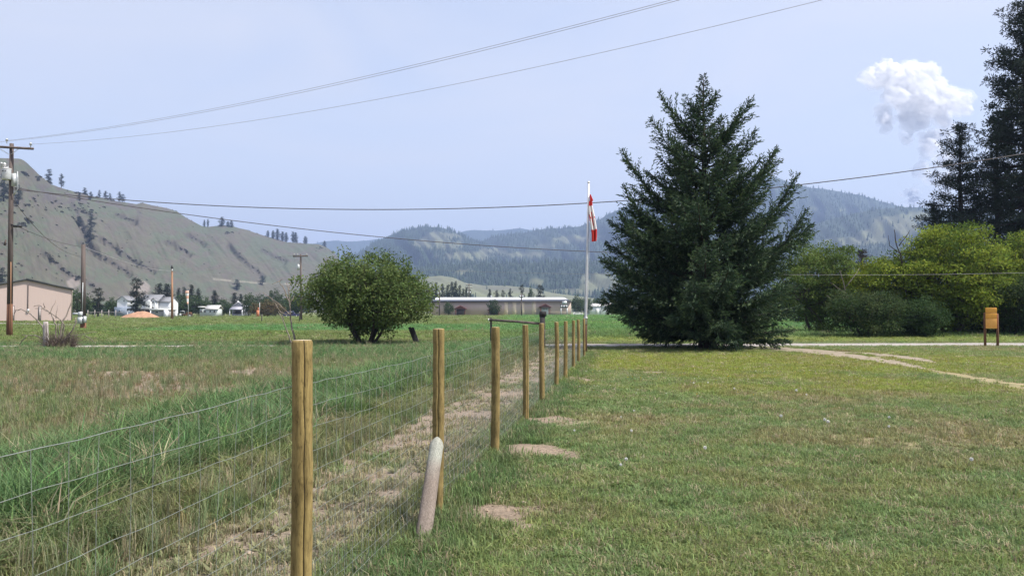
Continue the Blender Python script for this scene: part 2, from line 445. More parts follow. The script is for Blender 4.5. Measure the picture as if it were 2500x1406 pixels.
# ================================================================== ground sheet
def build_ground():
    r = np.concatenate([np.geomspace(.6, 4, 24)[:-1], np.geomspace(4, 62, 210)[:-1], np.geomspace(62, 8000, 110)])
    a = np.concatenate([np.linspace(-40, 40, 460), np.linspace(40, 320, 60)[1:-1]])
    a = np.radians(a)
    A, R = np.meshgrid(a, r)
    x = R * np.sin(A); y = R * np.cos(A)
    soil, tint, dens, hgt, d = zone(x, y)
    z = .022 * d * smooth(60, 20, y) + 0.012 * (fbm(x * 1.2, y * 1.2, 5) - .5) * smooth(38, 30, np.abs(y)) * (R < 60)
    V = np.stack([x, y, z], -1).reshape(-1, 3)
    c = soil.reshape(-1, 3)
    nr, na = len(r), len(a)
    i = np.arange(nr - 1)[:, None] * na; j = np.arange(na)[None]; j2 = (j + 1) % na
    F = np.stack([i + j, i + na + j, i + na + j2, i + j2], -1).reshape(-1, 4)
    V = np.concatenate([V, [[0, 0, 0]]]); c = np.concatenate([c, [C_LAWN]])
    T = np.array([[len(V) - 1, q, (q + 1) % na] for q in range(na)])
    o = obj('ground', mk_mesh('ground', V, [F, T], [M['ground']], col=c, smooth_=True))
    tag(o, kind='structure')
build_ground()

def strip_mesh(name, pts, width, z, m, jitter=.12, seg=.35, seed=1, cols=None):
    pts = np.array(pts, float)
    d = np.concatenate([[0], np.cumsum(np.linalg.norm(np.diff(pts, axis=0), axis=1))])
    n = max(int(d[-1] / seg), 4); t = np.linspace(0, d[-1], n)
    x = np.interp(t, d, pts[:, 0]); y = np.interp(t, d, pts[:, 1])
    w = np.interp(t, d, np.broadcast_to(width, (len(pts),)))
    T = unit(np.stack([np.gradient(x), np.gradient(y)], -1)); Nn = np.stack([-T[:, 1], T[:, 0]], -1)
    cols_ = np.linspace(-.5, .5, 5)
    V = []
    for k, cc in enumerate(cols_):
        e = jitter * 2.2 * (fbm(t * 1.1, t * 0 + k * 3.7, seed, 3) - .5) + jitter * (fbm(t * 4, t * 0 + k * 9, seed + 5, 2) - .5)
        off = cc * w + (e if k in (0, 4) else 0)
        V.append(np.stack([x + Nn[:, 0] * off, y + Nn[:, 1] * off, np.full(n, z - (.004 if k in (0, 4) else 0))], -1))
    V = np.stack(V, 1).reshape(-1, 3)
    i = np.arange(n - 1)[:, None] * 5; j = np.arange(4)[None]
    F = np.stack([i + j + 1, i + j, i + 5 + j, i + 6 + j], -1).reshape(-1, 4)
    return obj(name, mk_mesh(name, V, [F], [m], smooth_=True))

M['gravel'] = solid('gravel', (0.36, 0.335, 0.31), (0.21, 0.19, 0.175), 7, 0.95, 0.6, detail=8)
M['rut'] = solid('rut_dirt', (0.29, 0.235, 0.19), (0.17, 0.15, 0.09), 2.2, 0.95, 0.6, detail=8)
M['rut_dry'] = solid('rut_straw', (0.30, 0.24, 0.14), (0.15, 0.14, 0.06), 1.6, 0.95, 0.6, detail=8)
xs = np.linspace(1, 80, 40)
tag(strip_mesh('gravel_driveway', np.stack([xs, road_yc(xs)], -1), 3.6, .026, M['gravel'], .35, .5), kind='structure')
xs = np.linspace(-60, .9, 40)
tag(strip_mesh('gravel_driveway', np.stack([xs, road_yc(xs)], -1), np.interp(xs, [-60, -25, -12, .9], [2.2, 2.6, 2.2, 2.6]), .024, M['gravel'], .5, .5, 4), kind='structure')
rut = [G(a, b)[:2] for a, b in [(1868, 850), (1930, 854), (2000, 860), (2100, 873), (2200, 890), (2262, 902)]]
tag(strip_mesh('dirt_track', rut, [3.0, 2.4, 1.7, 1.3, .9, .4], .021, M['rut'], .3, .3, 8), kind='structure')
rut = [G(a, b)[:2] for a, b in [(2010, 857), (2080, 861), (2150, 866), (2220, 875), (2285, 886)]]
tag(strip_mesh('dirt_track', rut, [.4, .9, 1.1, 1.2, .4], .017, M['rut'], .3, .3, 12), kind='structure')
rut = [G(a, b)[:2] for a, b in [(2250, 900), (2320, 914), (2400, 928), (2480, 942), (2620, 966)]]
tag(strip_mesh('dirt_track', rut, [.3, .6, .9, 1.1, 1.1], .019, M['rut_dry'], .3, .3, 15), kind='structure')
rut = [GX(-300, 150)[:2], GX(190, 101)[:2], GX(300, 106)[:2], GX(500, 122)[:2]]
tag(strip_mesh('gravel_lane', rut, [5, 5, 4, 2], .024, M['gravel'], .6, 1.2, 21), kind='structure')

# ================================================================== scattered grass
def blade_mesh(name, n, spread, h0, h1, w, lean, seed, col0=(.75, 1.2)):
    r = np.random.default_rng(seed)
    a = r.uniform(0, 6.283, n); rr = spread * np.sqrt(r.uniform(0, 1, n))
    base = np.stack([rr * np.cos(a), rr * np.sin(a), np.full(n, -.005)], -1)
    h = r.uniform(h0, h1, n); d = r.uniform(0, 6.283, n)
    out = np.stack([np.cos(d), np.sin(d), np.zeros(n)], -1)
    side = np.stack([-np.sin(d), np.cos(d), np.zeros(n)], -1)
    ln = r.uniform(.15, 1, n)[:, None] * lean
    up = np.array([0, 0, 1.0])
    hh = h[:, None]; ww = (w * r.uniform(.6, 1.2, n))[:, None]
    p1 = base + (up * .62 + out * ln * .28) * hh
    p2 = base + (up * (1 - .35 * ln) + out * ln) * hh
    V = np.stack([base + side * ww * .5, base - side * ww * .5, p1 - side * ww * .42, p1 + side * ww * .42, p2], 1).reshape(-1, 3)
    k = np.arange(n)[:, None] * 5
    c = np.repeat(r.uniform(*col0, (n, 1)) * np.array([[1, 1, 1]]) + r.normal(0, .05, (n, 3)), 5, 0)
    return mk_mesh(name, V, [k + np.array([[0, 1, 2, 3]]), k + np.array([[3, 2, 4]])], [M['blade']], col=np.clip(c, .3, 1.8))
def rosette_mesh(name, n, seed):
    r = np.random.default_rng(seed)
    d = r.uniform(0, 6.283, n); D = unit(np.stack([np.cos(d), np.sin(d), r.uniform(.15, .8, n)], -1))
    S = unit(np.cross(D, [0, 0, 1.0]))
    V, F = leaves(np.zeros((n, 3)), D, S, r.uniform(.07, .13, n), r.uniform(.022, .04, n), .1)
    return mk_mesh(name, V, [F], [M['blade']], col=np.repeat(r.uniform(.7, 1.3, (n, 1)), 4, 0) * np.ones((1, 3)))

def scatter(name, sources, V, rot, scl, kind_i, tint, label=None, cat=None):
    """ONE object of uncountable growth: instances of small tufts on points"""
    coll = bpy.data.collections.new(name + '_source')
    for i, me in enumerate(sources):
        so = bpy.data.objects.new('source_%02d' % i, me); coll.objects.link(so)
    n = len(V)
    me = bpy.data.meshes.new(name); me.vertices.add(n); me.vertices.foreach_set('co', np.asarray(V, np.float32).ravel())
    def at(nm, ty, dat, key):
        q = me.attributes.new(nm, ty, 'POINT'); q.data.foreach_set(key, dat)
    at('rot', 'FLOAT_VECTOR', np.asarray(rot, np.float32).ravel(), 'vector')
    at('scl', 'FLOAT_VECTOR', np.asarray(scl, np.float32).ravel(), 'vector')
    at('idx', 'INT', np.asarray(kind_i, np.int32), 'value')
    c = np.ones((n, 4), np.float32); c[:, :3] = tint
    at('tint', 'FLOAT_COLOR', c.ravel(), 'color')
    o = obj(name, me)
    ng = bpy.data.node_groups.new(name + '_nodes', 'GeometryNodeTree')
    ng.interface.new_socket('Geometry', in_out='INPUT', socket_type='NodeSocketGeometry')
    ng.interface.new_socket('Geometry', in_out='OUTPUT', socket_type='NodeSocketGeometry')
    N, L = ng.nodes, ng.links
    gi = N.new('NodeGroupInput'); go = N.new('NodeGroupOutput')
    ip = N.new('GeometryNodeInstanceOnPoints'); ci = N.new('GeometryNodeCollectionInfo')
    ci.inputs['Collection'].default_value = coll
    ci.inputs['Separate Children'].default_value = True; ci.inputs['Reset Children'].default_value = True
    def named(nm, ty):
        q = N.new('GeometryNodeInputNamedAttribute'); q.data_type = ty; q.inputs['Name'].default_value = nm
        return [s for s in q.outputs if s.enabled and s.name == 'Attribute'][0]
    L.new(gi.outputs[0], ip.inputs['Points']); L.new(ci.outputs[0], ip.inputs['Instance'])
    ip.inputs['Pick Instance'].default_value = True
    L.new(named('idx', 'INT'), ip.inputs['Instance Index'])
    e2r = N.new('FunctionNodeEulerToRotation')
    L.new(named('rot', 'FLOAT_VECTOR'), e2r.inputs[0]); L.new(e2r.outputs[0], ip.inputs['Rotation'])
    L.new(named('scl', 'FLOAT_VECTOR'), ip.inputs['Scale'])
    L.new(ip.outputs[0], go.inputs[0])
    md = o.modifiers.new('scatter', 'NODES'); md.node_group = ng
    return tag(o, label, cat, kind='stuff')

def sample_ground(rng, n, d0, d1, power, half=.72):
    u = rng.uniform(0, 1, n)
    q = 2 - power
    d = (d0 ** q + u * (d1 ** q - d0 ** q)) ** (1 / q) if abs(q) > 1e-6 else d0 * (d1 / d0) ** u
    x = rng.uniform(-half, half, n) * d + rng.uniform(-1, 1, n)
    return x, d

def build_grass():
    short = [blade_mesh('turf_tuft', 24, .085, .03, .10, .0075, 1.1, 40 + i) for i in range(5)]
    mid = [blade_mesh('turf_tuft', 22, .08, .06, .16, .007, .8, 50 + i) for i in range(3)]
    tallm = [blade_mesh('tall_tuft', 26, .11, .45, 1.0, .010, .55, 60 + i) for i in range(4)]
    field = [blade_mesh('field_tuft', 34, .35, .45, 1.0, .035, .5, 70 + i) for i in range(4)]
    ros = [rosette_mesh('weed_rosette', 9, 80 + i) for i in range(2)]
    src = short + mid + tallm + field + ros
    rng = np.random.default_rng(7)
    out = []
    def emit(x, y, idx, sc, tint, rotz=None):
        n = len(x)
        out.append((np.stack([x, y, np.zeros(n)], -1), np.stack([rng.normal(0, .12, n), rng.normal(0, .12, n), rng.uniform(0, 6.283, n)], -1), sc, idx, tint))
    # turf
    x, y = sample_ground(rng, 95000, 4.2, 46, 1.45)
    soil, tint, dens, h, dd = zone(x, y)
    k = (rng.uniform(0, 1, len(x)) < dens) & ~on_road(x, y)
    for a in range(2):
        if a == 0: sel = k & (h < .13)
        else: sel = k & (h >= .13) & (h < .22)
        X, Y, T, H = x[sel], y[sel], tint[sel], h[sel]
        n = len(X); lod = 1 + np.clip((Y - 6) / 40, 0, 1) * 1.0
        if a == 0: idx = rng.integers(0, 5, n); hs = H / .075
        else: idx = rng.integers(5, 8, n); hs = H / .13
        w = rng.uniform(.75, 1.25, n) * lod
        T = T * rng.uniform(.78, 1.22, (n, 1)) * (1 + rng.normal(0, .05, (n, 3)))
        st = rng.uniform(0, 1, n) < .13
        T[st] = C_STRAW * rng.uniform(.6, 1.1, (st.sum(), 1))
        emit(X, Y, idx, np.stack([w, w, hs * rng.uniform(.7, 1.25, n) * (lod ** .3)], -1), T)
    # tall grass left of the fence
    x, y = sample_ground(rng, 60000, 4.2, 44, 1.35)
    soil, tint, dens, h, dd = zone(x, y)
    sel = (rng.uniform(0, 1, len(x)) < dens * .6) & ~on_road(x, y) & (h >= .2)
    X, Y, T, H = x[sel], y[sel], tint[sel], h[sel]; n = len(X)
    w = rng.uniform(.8, 1.4, n) * (1 + np.clip((Y - 6) / 40, 0, 1))
    T = T * rng.uniform(.75, 1.25, (n, 1)) * (1 + rng.normal(0, .05, (n, 3)))
    st = rng.uniform(0, 1, n) < .10
    T[st] = C_STRAW * rng.uniform(.5, 1.0, (st.sum(), 1))
    emit(X, Y, rng.integers(8, 12, n), np.stack([w, w, H * 1.25 * rng.uniform(.6, 1.25, n)], -1), T)
    # stalks among everything left of the fence
    x, y = sample_ground(rng, 9000, 4.2, 44, 1.3)
    sel = (x - fence_x(y) < -1.6) & ~on_road(x, y); X, Y = x[sel], y[sel]; n = len(X)
    emit(X, Y, rng.integers(8, 12, n), np.stack([np.full(n, .5), np.full(n, .5), rng.uniform(.16, .5, n)], -1),
         mix(np.ones((n, 3)) * C_STRAW * .8, np.ones((n, 3)) * C_TALL, rng.uniform(0, 1, n)))
    # weeds
    x, y = sample_ground(rng, 10000, 4.2, 36, 1.4)
    soil, tint, dens, h, dd = zone(x, y)
    sel = (dd < .3) & (fbm(x * .8, y * .8, 77) > .52); X, Y = x[sel], y[sel]; n = len(X); w = rng.uniform(.5, 1.25, n)
    emit(X, Y, rng.integers(16, 18, n), np.stack([w, w, w], -1), tint[sel] * rng.uniform(.7, 1.1, (n, 1)))
    # fields behind the drive
    x, y = sample_ground(rng, 60000, 43, 330, 1.75)
    soil, tint, dens, h, dd = zone(x, y)
    sel = (~on_road(x, y)) & (y > road_yc(x) + 2.2); X, Y, T, H = x[sel], y[sel], tint[sel], h[sel]; n = len(X)
    lane = np.array([GX(-300, 150), GX(190, 101), GX(300, 106), GX(500, 122)])
    yl = np.interp(X, lane[:, 0], lane[:, 1]); keep = ~((np.abs(Y - yl) < 3) & (X < lane[-1, 0]))
    X, Y, T, H = X[keep], Y[keep], T[keep], H[keep]; n = len(X)
    lod = (Y / 60) ** .75
    T = T * rng.uniform(.82, 1.2, (n, 1)) * (1 + rng.normal(0, .04, (n, 3)))
    st = rng.uniform(0, 1, n) < .05; T[st] = C_STRAW * rng.uniform(.5, .9, (st.sum(), 1))
    emit(X, Y, rng.integers(12, 16, n), np.stack([lod, lod, H * rng.uniform(.6, 1.35, n)], -1), T)
    V, R, S, I, T = [np.concatenate([np.asarray(o[k]) for o in out]) for k in range(5)]
    scatter('grass', src, V, R, S, I, np.clip(T, .01, .6), 'green and straw coloured grass covering lawn and fields', 'grass')
build_grass()

def build_clods():
    rng = np.random.default_rng(17)
    def lump(seed):
        r = np.random.default_rng(seed); V = unit(r.normal(size=(9, 3))); V *= r.uniform(.6, 1.1, (9, 1)); V[:, 2] *= .65
        import bmesh
        bm = bmesh.new(); [bm.verts.new(v) for v in V]; bmesh.ops.convex_hull(bm, input=bm.verts); me = bpy.data.meshes.new('clod'); bm.to_mesh(me); bm.free()
        me.materials.append(M['forest']); a = me.attributes.new('col', 'FLOAT_COLOR', 'POINT'); a.data.foreach_set('color', np.ones(len(me.vertices) * 4, np.float32)); return me
    x, y = sample_ground(rng, 60000, 4.5, 30, 1.5)
    soil, tint, dens, h, d = zone(x, y)
    s = x - fence_x(y)
    k = (d > .35) | ((s < -.4) & (s > -2.3) & (dens < .55) & (rng.uniform(0, 1, len(x)) < .35))
    x, y, soil = x[k], y[k], soil[k]; n = len(x); w = rng.gamma(2.0, .006, n).clip(.004, .035)
    scatter('soil_clods', [lump(i) for i in range(4)], np.stack([x, y, np.where(d[k] > .35, .018, .004)], -1), rng.uniform(0, 6, (n, 3)) * [.1, .1, 1], np.stack([w, w, w], -1), rng.integers(0, 4, n),
            soil * rng.uniform(.7, 1.35, (n, 1)), 'crumbs of dry soil on the bare patches along the fence', 'soil')
build_clods()

# ================================================================== hills and mountains
def hill(name, ridge, Yr, Yf, rough, seed, nx=260, nt=70, prof=1.0, gully=None, colf=None, spur=1.0, foot_py=None):
    r = np.array(ridge, float)
    px = np.linspace(r[0, 0], r[-1, 0], nx)
    py = np.interp(px, r[:, 0], r[:, 1]) + (fbm(px * .06, px * 0, seed, 4) - .5) * rough
    yr = np.array([Yr(p) for p in px]); yf = np.array([Yf(p) for p in px])
    zr = ZP(py, yr)
    t = np.concatenate([np.linspace(0, 1, nt), 1 + np.array([.04, .12, .25, .5, .8])])
    T, PX = np.meshgrid(t, px)
    YR, YF, ZR = yr[:, None], yf[:, None], zr[:, None]
    Tc = np.minimum(T, 1)
    Y = YF + (YR - YF) * T
    Z = ZR * (Tc ** prof)
    env = np.sin(np.pi * np.clip(Tc, 0, 1)) ** .8
    u = PX * .018 + T * 2.6
    sp = 1 - np.abs(fbm(u * 1.6, T * 1.1 + seed, seed + 2, 4) * 2 - 1)
    Z = Z + env * ZR * spur * ((sp - .75) * .38 + (fbm(PX * .05, T * 7, seed + 9, 3) - .5) * .06)
    back = np.clip(T - 1, 0, None)
    Z = Z - back * ZR * .75
    X = (PX - CX) / F_PX * Y
    V = np.stack([X, Y, Z], -1)
    if gully is not None:
        V = gully(V, PX, Tc, env)
    V[:, 0:1 + nt * 0, :] = V[:, 0:1, :]
    V[:, 0, 2] = -3.0
    c = colf(V.reshape(-1, 3))
    n_t = len(t)
    i = np.arange(nx - 1)[:, None] * n_t; j = np.arange(n_t - 1)[None]
    F = np.stack([i + j, i + n_t + j, i + n_t + j + 1, i + j + 1], -1).reshape(-1, 4)
    o = obj(name, mk_mesh(name, V.reshape(-1, 3), [F], [M['hill']], col=c, smooth_=True))
    tag(o, kind='structure')
    return V, px, t, nt
def blob(px, py, a, b, rx, ry, seed=3):
    q = np.sqrt(((px - a) / rx) ** 2 + ((py - b) / ry) ** 2) + (fbm(px * .05, py * .09, seed) - .5) * .9
    return smooth(1.15, .8, q)

C_HILL = np.array((0.080, 0.078, 0.058)); C_HILL2 = np.array((0.070, 0.080, 0.055)); C_HILLB = np.array((0.080, 0.070, 0.060))
C_ROCK = np.array((0.070, 0.062, 0.060)); C_WOOD = np.array((0.030, 0.045, 0.028)); C_MEADOW = np.array((0.135, 0.150, 0.075))
GULLY = [[(111, 619), (150, 655), (190, 678), (228, 697)], [(198, 593), (240, 620), (280, 643), (315, 668)], [(249, 582), (290, 610), (330, 640), (373, 660)],
         [(180, 505), (210, 520), (228, 526)], [(285, 525), (310, 534), (328, 540)], [(462, 574), (480, 585), (496, 594)], [(640, 610), (668, 624), (692, 636)],
         [(180, 500), (205, 560), (215, 585), (230, 610)], [(410, 590), (440, 605), (460, 618)], [(560, 600), (600, 640), (640, 672)]]
def gdist(px, py):
    best = np.full(px.shape, 1e9)
    for g in GULLY:
        for (x0, y0), (x1, y1) in zip(g[:-1], g[1:]):
            dx, dy = x1 - x0, y1 - y0
            t = np.clip(((px - x0) * dx + (py - y0) * dy) / (dx * dx + dy * dy), 0, 1)
            best = np.minimum(best, np.hypot(px - x0 - t * dx, py - y0 - t * dy))
    return best
def left_gully(V, PX, T, env):
    x, y = project(V.reshape(-1, 3)); d = gdist(x, y).reshape(PX.shape)
    V[..., 2] -= env * 9.0 * np.exp(-(d / 7.0) ** 2)
    return V
def left_col(V):
    px, py = project(V)
    n = fbm(px * .02, py * .05, 4); n2 = fbm(px * .06 + py * .04, py * .12 - px * .03, 9)
    c = mix(C_HILL, C_HILL2, smooth(.4, .6, n)); c = mix(c, C_HILLB, smooth(.48, .66, n2) * .8)
    band = smooth(24, 6, np.abs(py - (455 + px * .17) + (n - .5) * 40)) * smooth(480, 200, px)
    c = mix(c, C_ROCK, band * smooth(.42, .6, n2) * .9)
    top = smooth(24, 4, py - (385 + np.clip(px - 40, 0, 1e9) * .4)) * smooth(.45, .6, n2) * (px < 350)
    c = mix(c, C_ROCK, top * .6)
    d = gdist(px, py); c = mix(c, C_ROCK * .75, smooth(7, 2, d) * .75)
    tr = smooth(2.6, 1.0, np.abs(py - np.interp(px, [520, 570, 620, 700, 760], [681, 686, 690, 693, 697]))) * (px > 520)
    c = mix(c, (0.22, 0.205, 0.165), tr * smooth(.3, .5, n2) * .7)
    sc = blob(px, py, 345, 705, 22, 22) + blob(px, py, 180, 690, 16, 14)
    c = mix(c, (0.20, 0.17, 0.155), np.clip(sc, 0, 1) * .7)
    return c
LR = [(-420, 372), (-200, 380), (0, 385), (42, 386), (52, 390), (60, 396), (90, 425), (120, 449), (150, 460), (200, 473), (250, 485), (290, 492), (330, 498), (345, 494),
      (365, 500), (405, 508), (430, 516), (455, 533), (490, 551), (505, 554), (540, 550), (565, 552), (600, 561), (650, 577), (700, 591), (740, 594), (780, 596),
      (800, 606), (818, 620), (835, 644), (860, 690), (900, 740)]
LV = hill('hillside', LR, lambda p: 900 + max(p, -100) * 1.05, lambda p: 480 + max(p, -100) * .75, 1.5, 5, 620, 150, .92, left_gully, left_col, .16)

def wood_col(meadows, rate=.9):
    def f(V):
        px, py = project(V); c = np.tile(C_WOOD, (len(V), 1)); m = np.zeros(len(V))
        for a, b, rx, ry in meadows: m = np.maximum(m, blob(px, py, a, b, rx, ry))
        n = fbm(px * .03, py * .08, 21)
        return mix(c, mix(C_MEADOW, C_HILL, n), m * rate)
    return f
FOREST = []                            # points of the far woods
def plant(surf, meadows, n, seed, hmin, hmax, tint, pxlim=(0, 2500), sparse=.03):
    V, px, t, nt = surf
    r = np.random.default_rng(seed)
    a = r.uniform(0, len(px) - 1.001, n); b = r.uniform(.02, 1.0, n) * (nt - 1) * .9999
    i = a.astype(int); j = np.minimum(b.astype(int), nt - 2); fa = (a - i)[:, None]; fb = (b - j)[:, None]
    Q = (V[i, j] * (1 - fa) + V[i + 1, j] * fa) * (1 - fb) + (V[i, j + 1] * (1 - fa) + V[i + 1, j + 1] * fa) * fb
    x, y = project(Q); m = np.zeros(n)
    for q in meadows: m = np.maximum(m, blob(x, y, *q))
    keep = (r.uniform(0, 1, n) > m * (1 - sparse)) & (fbm(x * .04, y * .1, 55) + r.uniform(-.2, .2, n) > .33)
    Q = Q[keep]; k = len(Q); h = r.uniform(hmin, hmax, k)
    FOREST.append((Q - [0, 0, 1.0], h, np.ones((k, 1)) * np.array(tint) * r.uniform(.7, 1.25, (k, 1))))

m_none = []
S1 = hill('far_mountain', [(560, 640), (740, 600), (790, 590), (818, 587), (850, 590), (905, 586), (945, 580), (1000, 590), (1150, 640)], lambda p: 6800, lambda p: 5200, 2, 31, 120, 24, 1, None, wood_col([]), .5)
S2m = [(1078, 578, 42, 12), (1062, 596, 60, 14), (1140, 626, 72, 12), (1095, 602, 40, 8), (1240, 612, 60, 10)]
S2 = hill('wooded_mountain', [(700, 735), (800, 668), (860, 628), (900, 601), (935, 582), (980, 564), (1020, 554), (1070, 553), (1095, 560), (1115, 569), (1150, 585), (1230, 612), (1330, 650), (1450, 700)],
          lambda p: 3900, lambda p: 2100, 4, 41, 260, 60, 1.05, None, wood_col(S2m), .8)
S3 = hill('far_mountain', [(1000, 600), (1080, 574), (1110, 570), (1150, 561), (1210, 563), (1270, 557), (1300, 562), (1400, 580), (1550, 620)], lambda p: 6200, lambda p: 4700, 2, 51, 120, 24, 1, None, wood_col([]), .5)
S4m = [(1395, 584, 48, 9), (1440, 578, 30, 6), (1330, 600, 30, 5), (1200, 616, 45, 9), (1270, 622, 60, 7), (1985, 510, 16, 4), (2060, 514, 14, 3)]
S4 = hill('wooded_mountain', [(1040, 640), (1120, 606), (1200, 580), (1260, 570), (1300, 564), (1330, 558), (1400, 555), (1440, 545), (1480, 526), (1512, 511), (1600, 490), (1700, 462), (1800, 440), (1850, 432), (1882, 430), (1905, 434),
           (1960, 454), (2030, 463), (2100, 476), (2150, 489), (2200, 503), (2300, 540), (2500, 590), (2700, 640)], lambda p: 4300, lambda p: 2300, 5, 61, 420, 64, 1.1, None, wood_col(S4m), .8)
S5m = [(2190, 552, 62, 26), (2130, 572, 45, 12), (2085, 590, 80, 9), (2240, 530, 30, 14)]
S5 = hill('wooded_mountain', [(1700, 640), (1850, 596), (1990, 546), (2060, 528), (2130, 511), (2200, 505), (2260, 505), (2310, 512), (2400, 522), (2520, 515), (2800, 520), (3100, 560)], lambda p: 3000, lambda p: 1900, 5, 71, 260, 50, 1.0, None, wood_col(S5m), .6)
S6m = [(1080, 700, 120, 22), (1210, 712, 140, 14), (1330, 730, 130, 14), (1465, 690, 42, 24), (1430, 705, 60, 9)]
S6 = hill('grass_foothill', [(820, 745), (930, 712), (1000, 690), (1045, 676), (1075, 673), (1105, 677), (1135, 690), (1180, 697), (1235, 697), (1300, 703), (1345, 714), (1400, 722), (1500, 735), (1700, 745)],
          lambda p: 1750, lambda p: 1250, 1.5, 81, 200, 30, .9, None, lambda V: mix(np.tile(C_HILL * 1.25, (len(V), 1)), C_MEADOW * 1.1, fbm(V[:, 0] * .006, V[:, 1] * .006, 8)), .35)
S7m = [(1465, 690, 48, 24), (1400, 712, 60, 8), (1310, 690, 20, 10), (1135, 664, 20, 6)]
S7 = hill('wooded_mountain', [(700, 742), (900, 690), (960, 660), (1100, 645), (1250, 640), (1400, 640), (1560, 632), (1800, 622), (2000, 612), (2200, 600), (2600, 610)], lambda p: 2350, lambda p: 1780, 6, 91, 300, 40, 1.0, None, wood_col(S7m), .7)
WOOD_T = (0.036, 0.056, 0.034)
plant(S1, [], 1200, 1, 14, 24, WOOD_T); plant(S3, [], 1600, 2, 14, 24, WOOD_T)
plant(S2, S2m, 11000, 3, 10, 22, WOOD_T); plant(S4, S4m, 15000, 4, 10, 22, WOOD_T)
plant(S5, S5m, 6500, 5, 9, 19, WOOD_T, sparse=.1); plant(S7, S7m, 9000, 6, 9, 20, WOOD_T, sparse=.06)
plant(S6, S6m, 500, 7, 7, 15, WOOD_T, sparse=.02)
def build_forest():
    def fir(seed):
        r = np.random.default_rng(seed); V = []; F = []; C = []; n = 0
        for k in range(4):
            z0 = .08 + .22 * k; z1 = min(z0 + .40, 1.0); rad = .20 * (1 - .8 * (k / 4)); m = 7
            th = np.arange(m) / m * 6.283 + r.uniform(0, 1)
            rr = rad * r.uniform(.6, 1.2, m)
            V += [[rr[q] * math.cos(th[q]), rr[q] * math.sin(th[q]), z0 + r.uniform(-.05, .05)] for q in range(m)] + [[0, 0, z1]]
            F += [[n + q, n + (q + 1) % m, n + m] for q in range(m)]; C += [r.uniform(.7, 1.2)] * m + [1.25]; n += m + 1
        return mk_mesh('fir', V, [F], [M['forest']], col=np.array(C)[:, None] * np.ones((1, 3)))
    src = [fir(i) for i in range(5)]
    r = np.random.default_rng(8)
    V = np.concatenate([f[0] for f in FOREST]); h = np.concatenate([f[1] for f in FOREST]); T = np.concatenate([f[2] for f in FOREST])
    n = len(V); w = h * r.uniform(.75, 1.4, n)
    scatter('forest', src, V, np.stack([0 * h, 0 * h, r.uniform(0, 6.28, n)], -1), np.stack([w, w, h], -1), r.integers(0, 5, n), T,
            'dark conifer forest covering the hazy mountains', 'forest')
build_forest()

# ================================================================== haze and cloud
def build_haze():
    m, nt, N, L = _mat('haze_air')
    out = N.new('ShaderNodeOutputMaterial'); v = N.new('ShaderNodeVolumePrincipled')
    v.inputs['Color'].default_value = (0.46, 0.62, 1.0, 1)
    v.inputs['Density'].default_value = HAZE_DENSITY
    v.inputs['Anisotropy'].default_value = 0.15
    L.new(v.outputs[0], out.inputs['Volume'])
    b = MB(); b.box(-8600, 8600, -8600, 9000, -4.5, 830)
    o = b.build('haze', m); tag(o, kind='stuff')
build_haze()

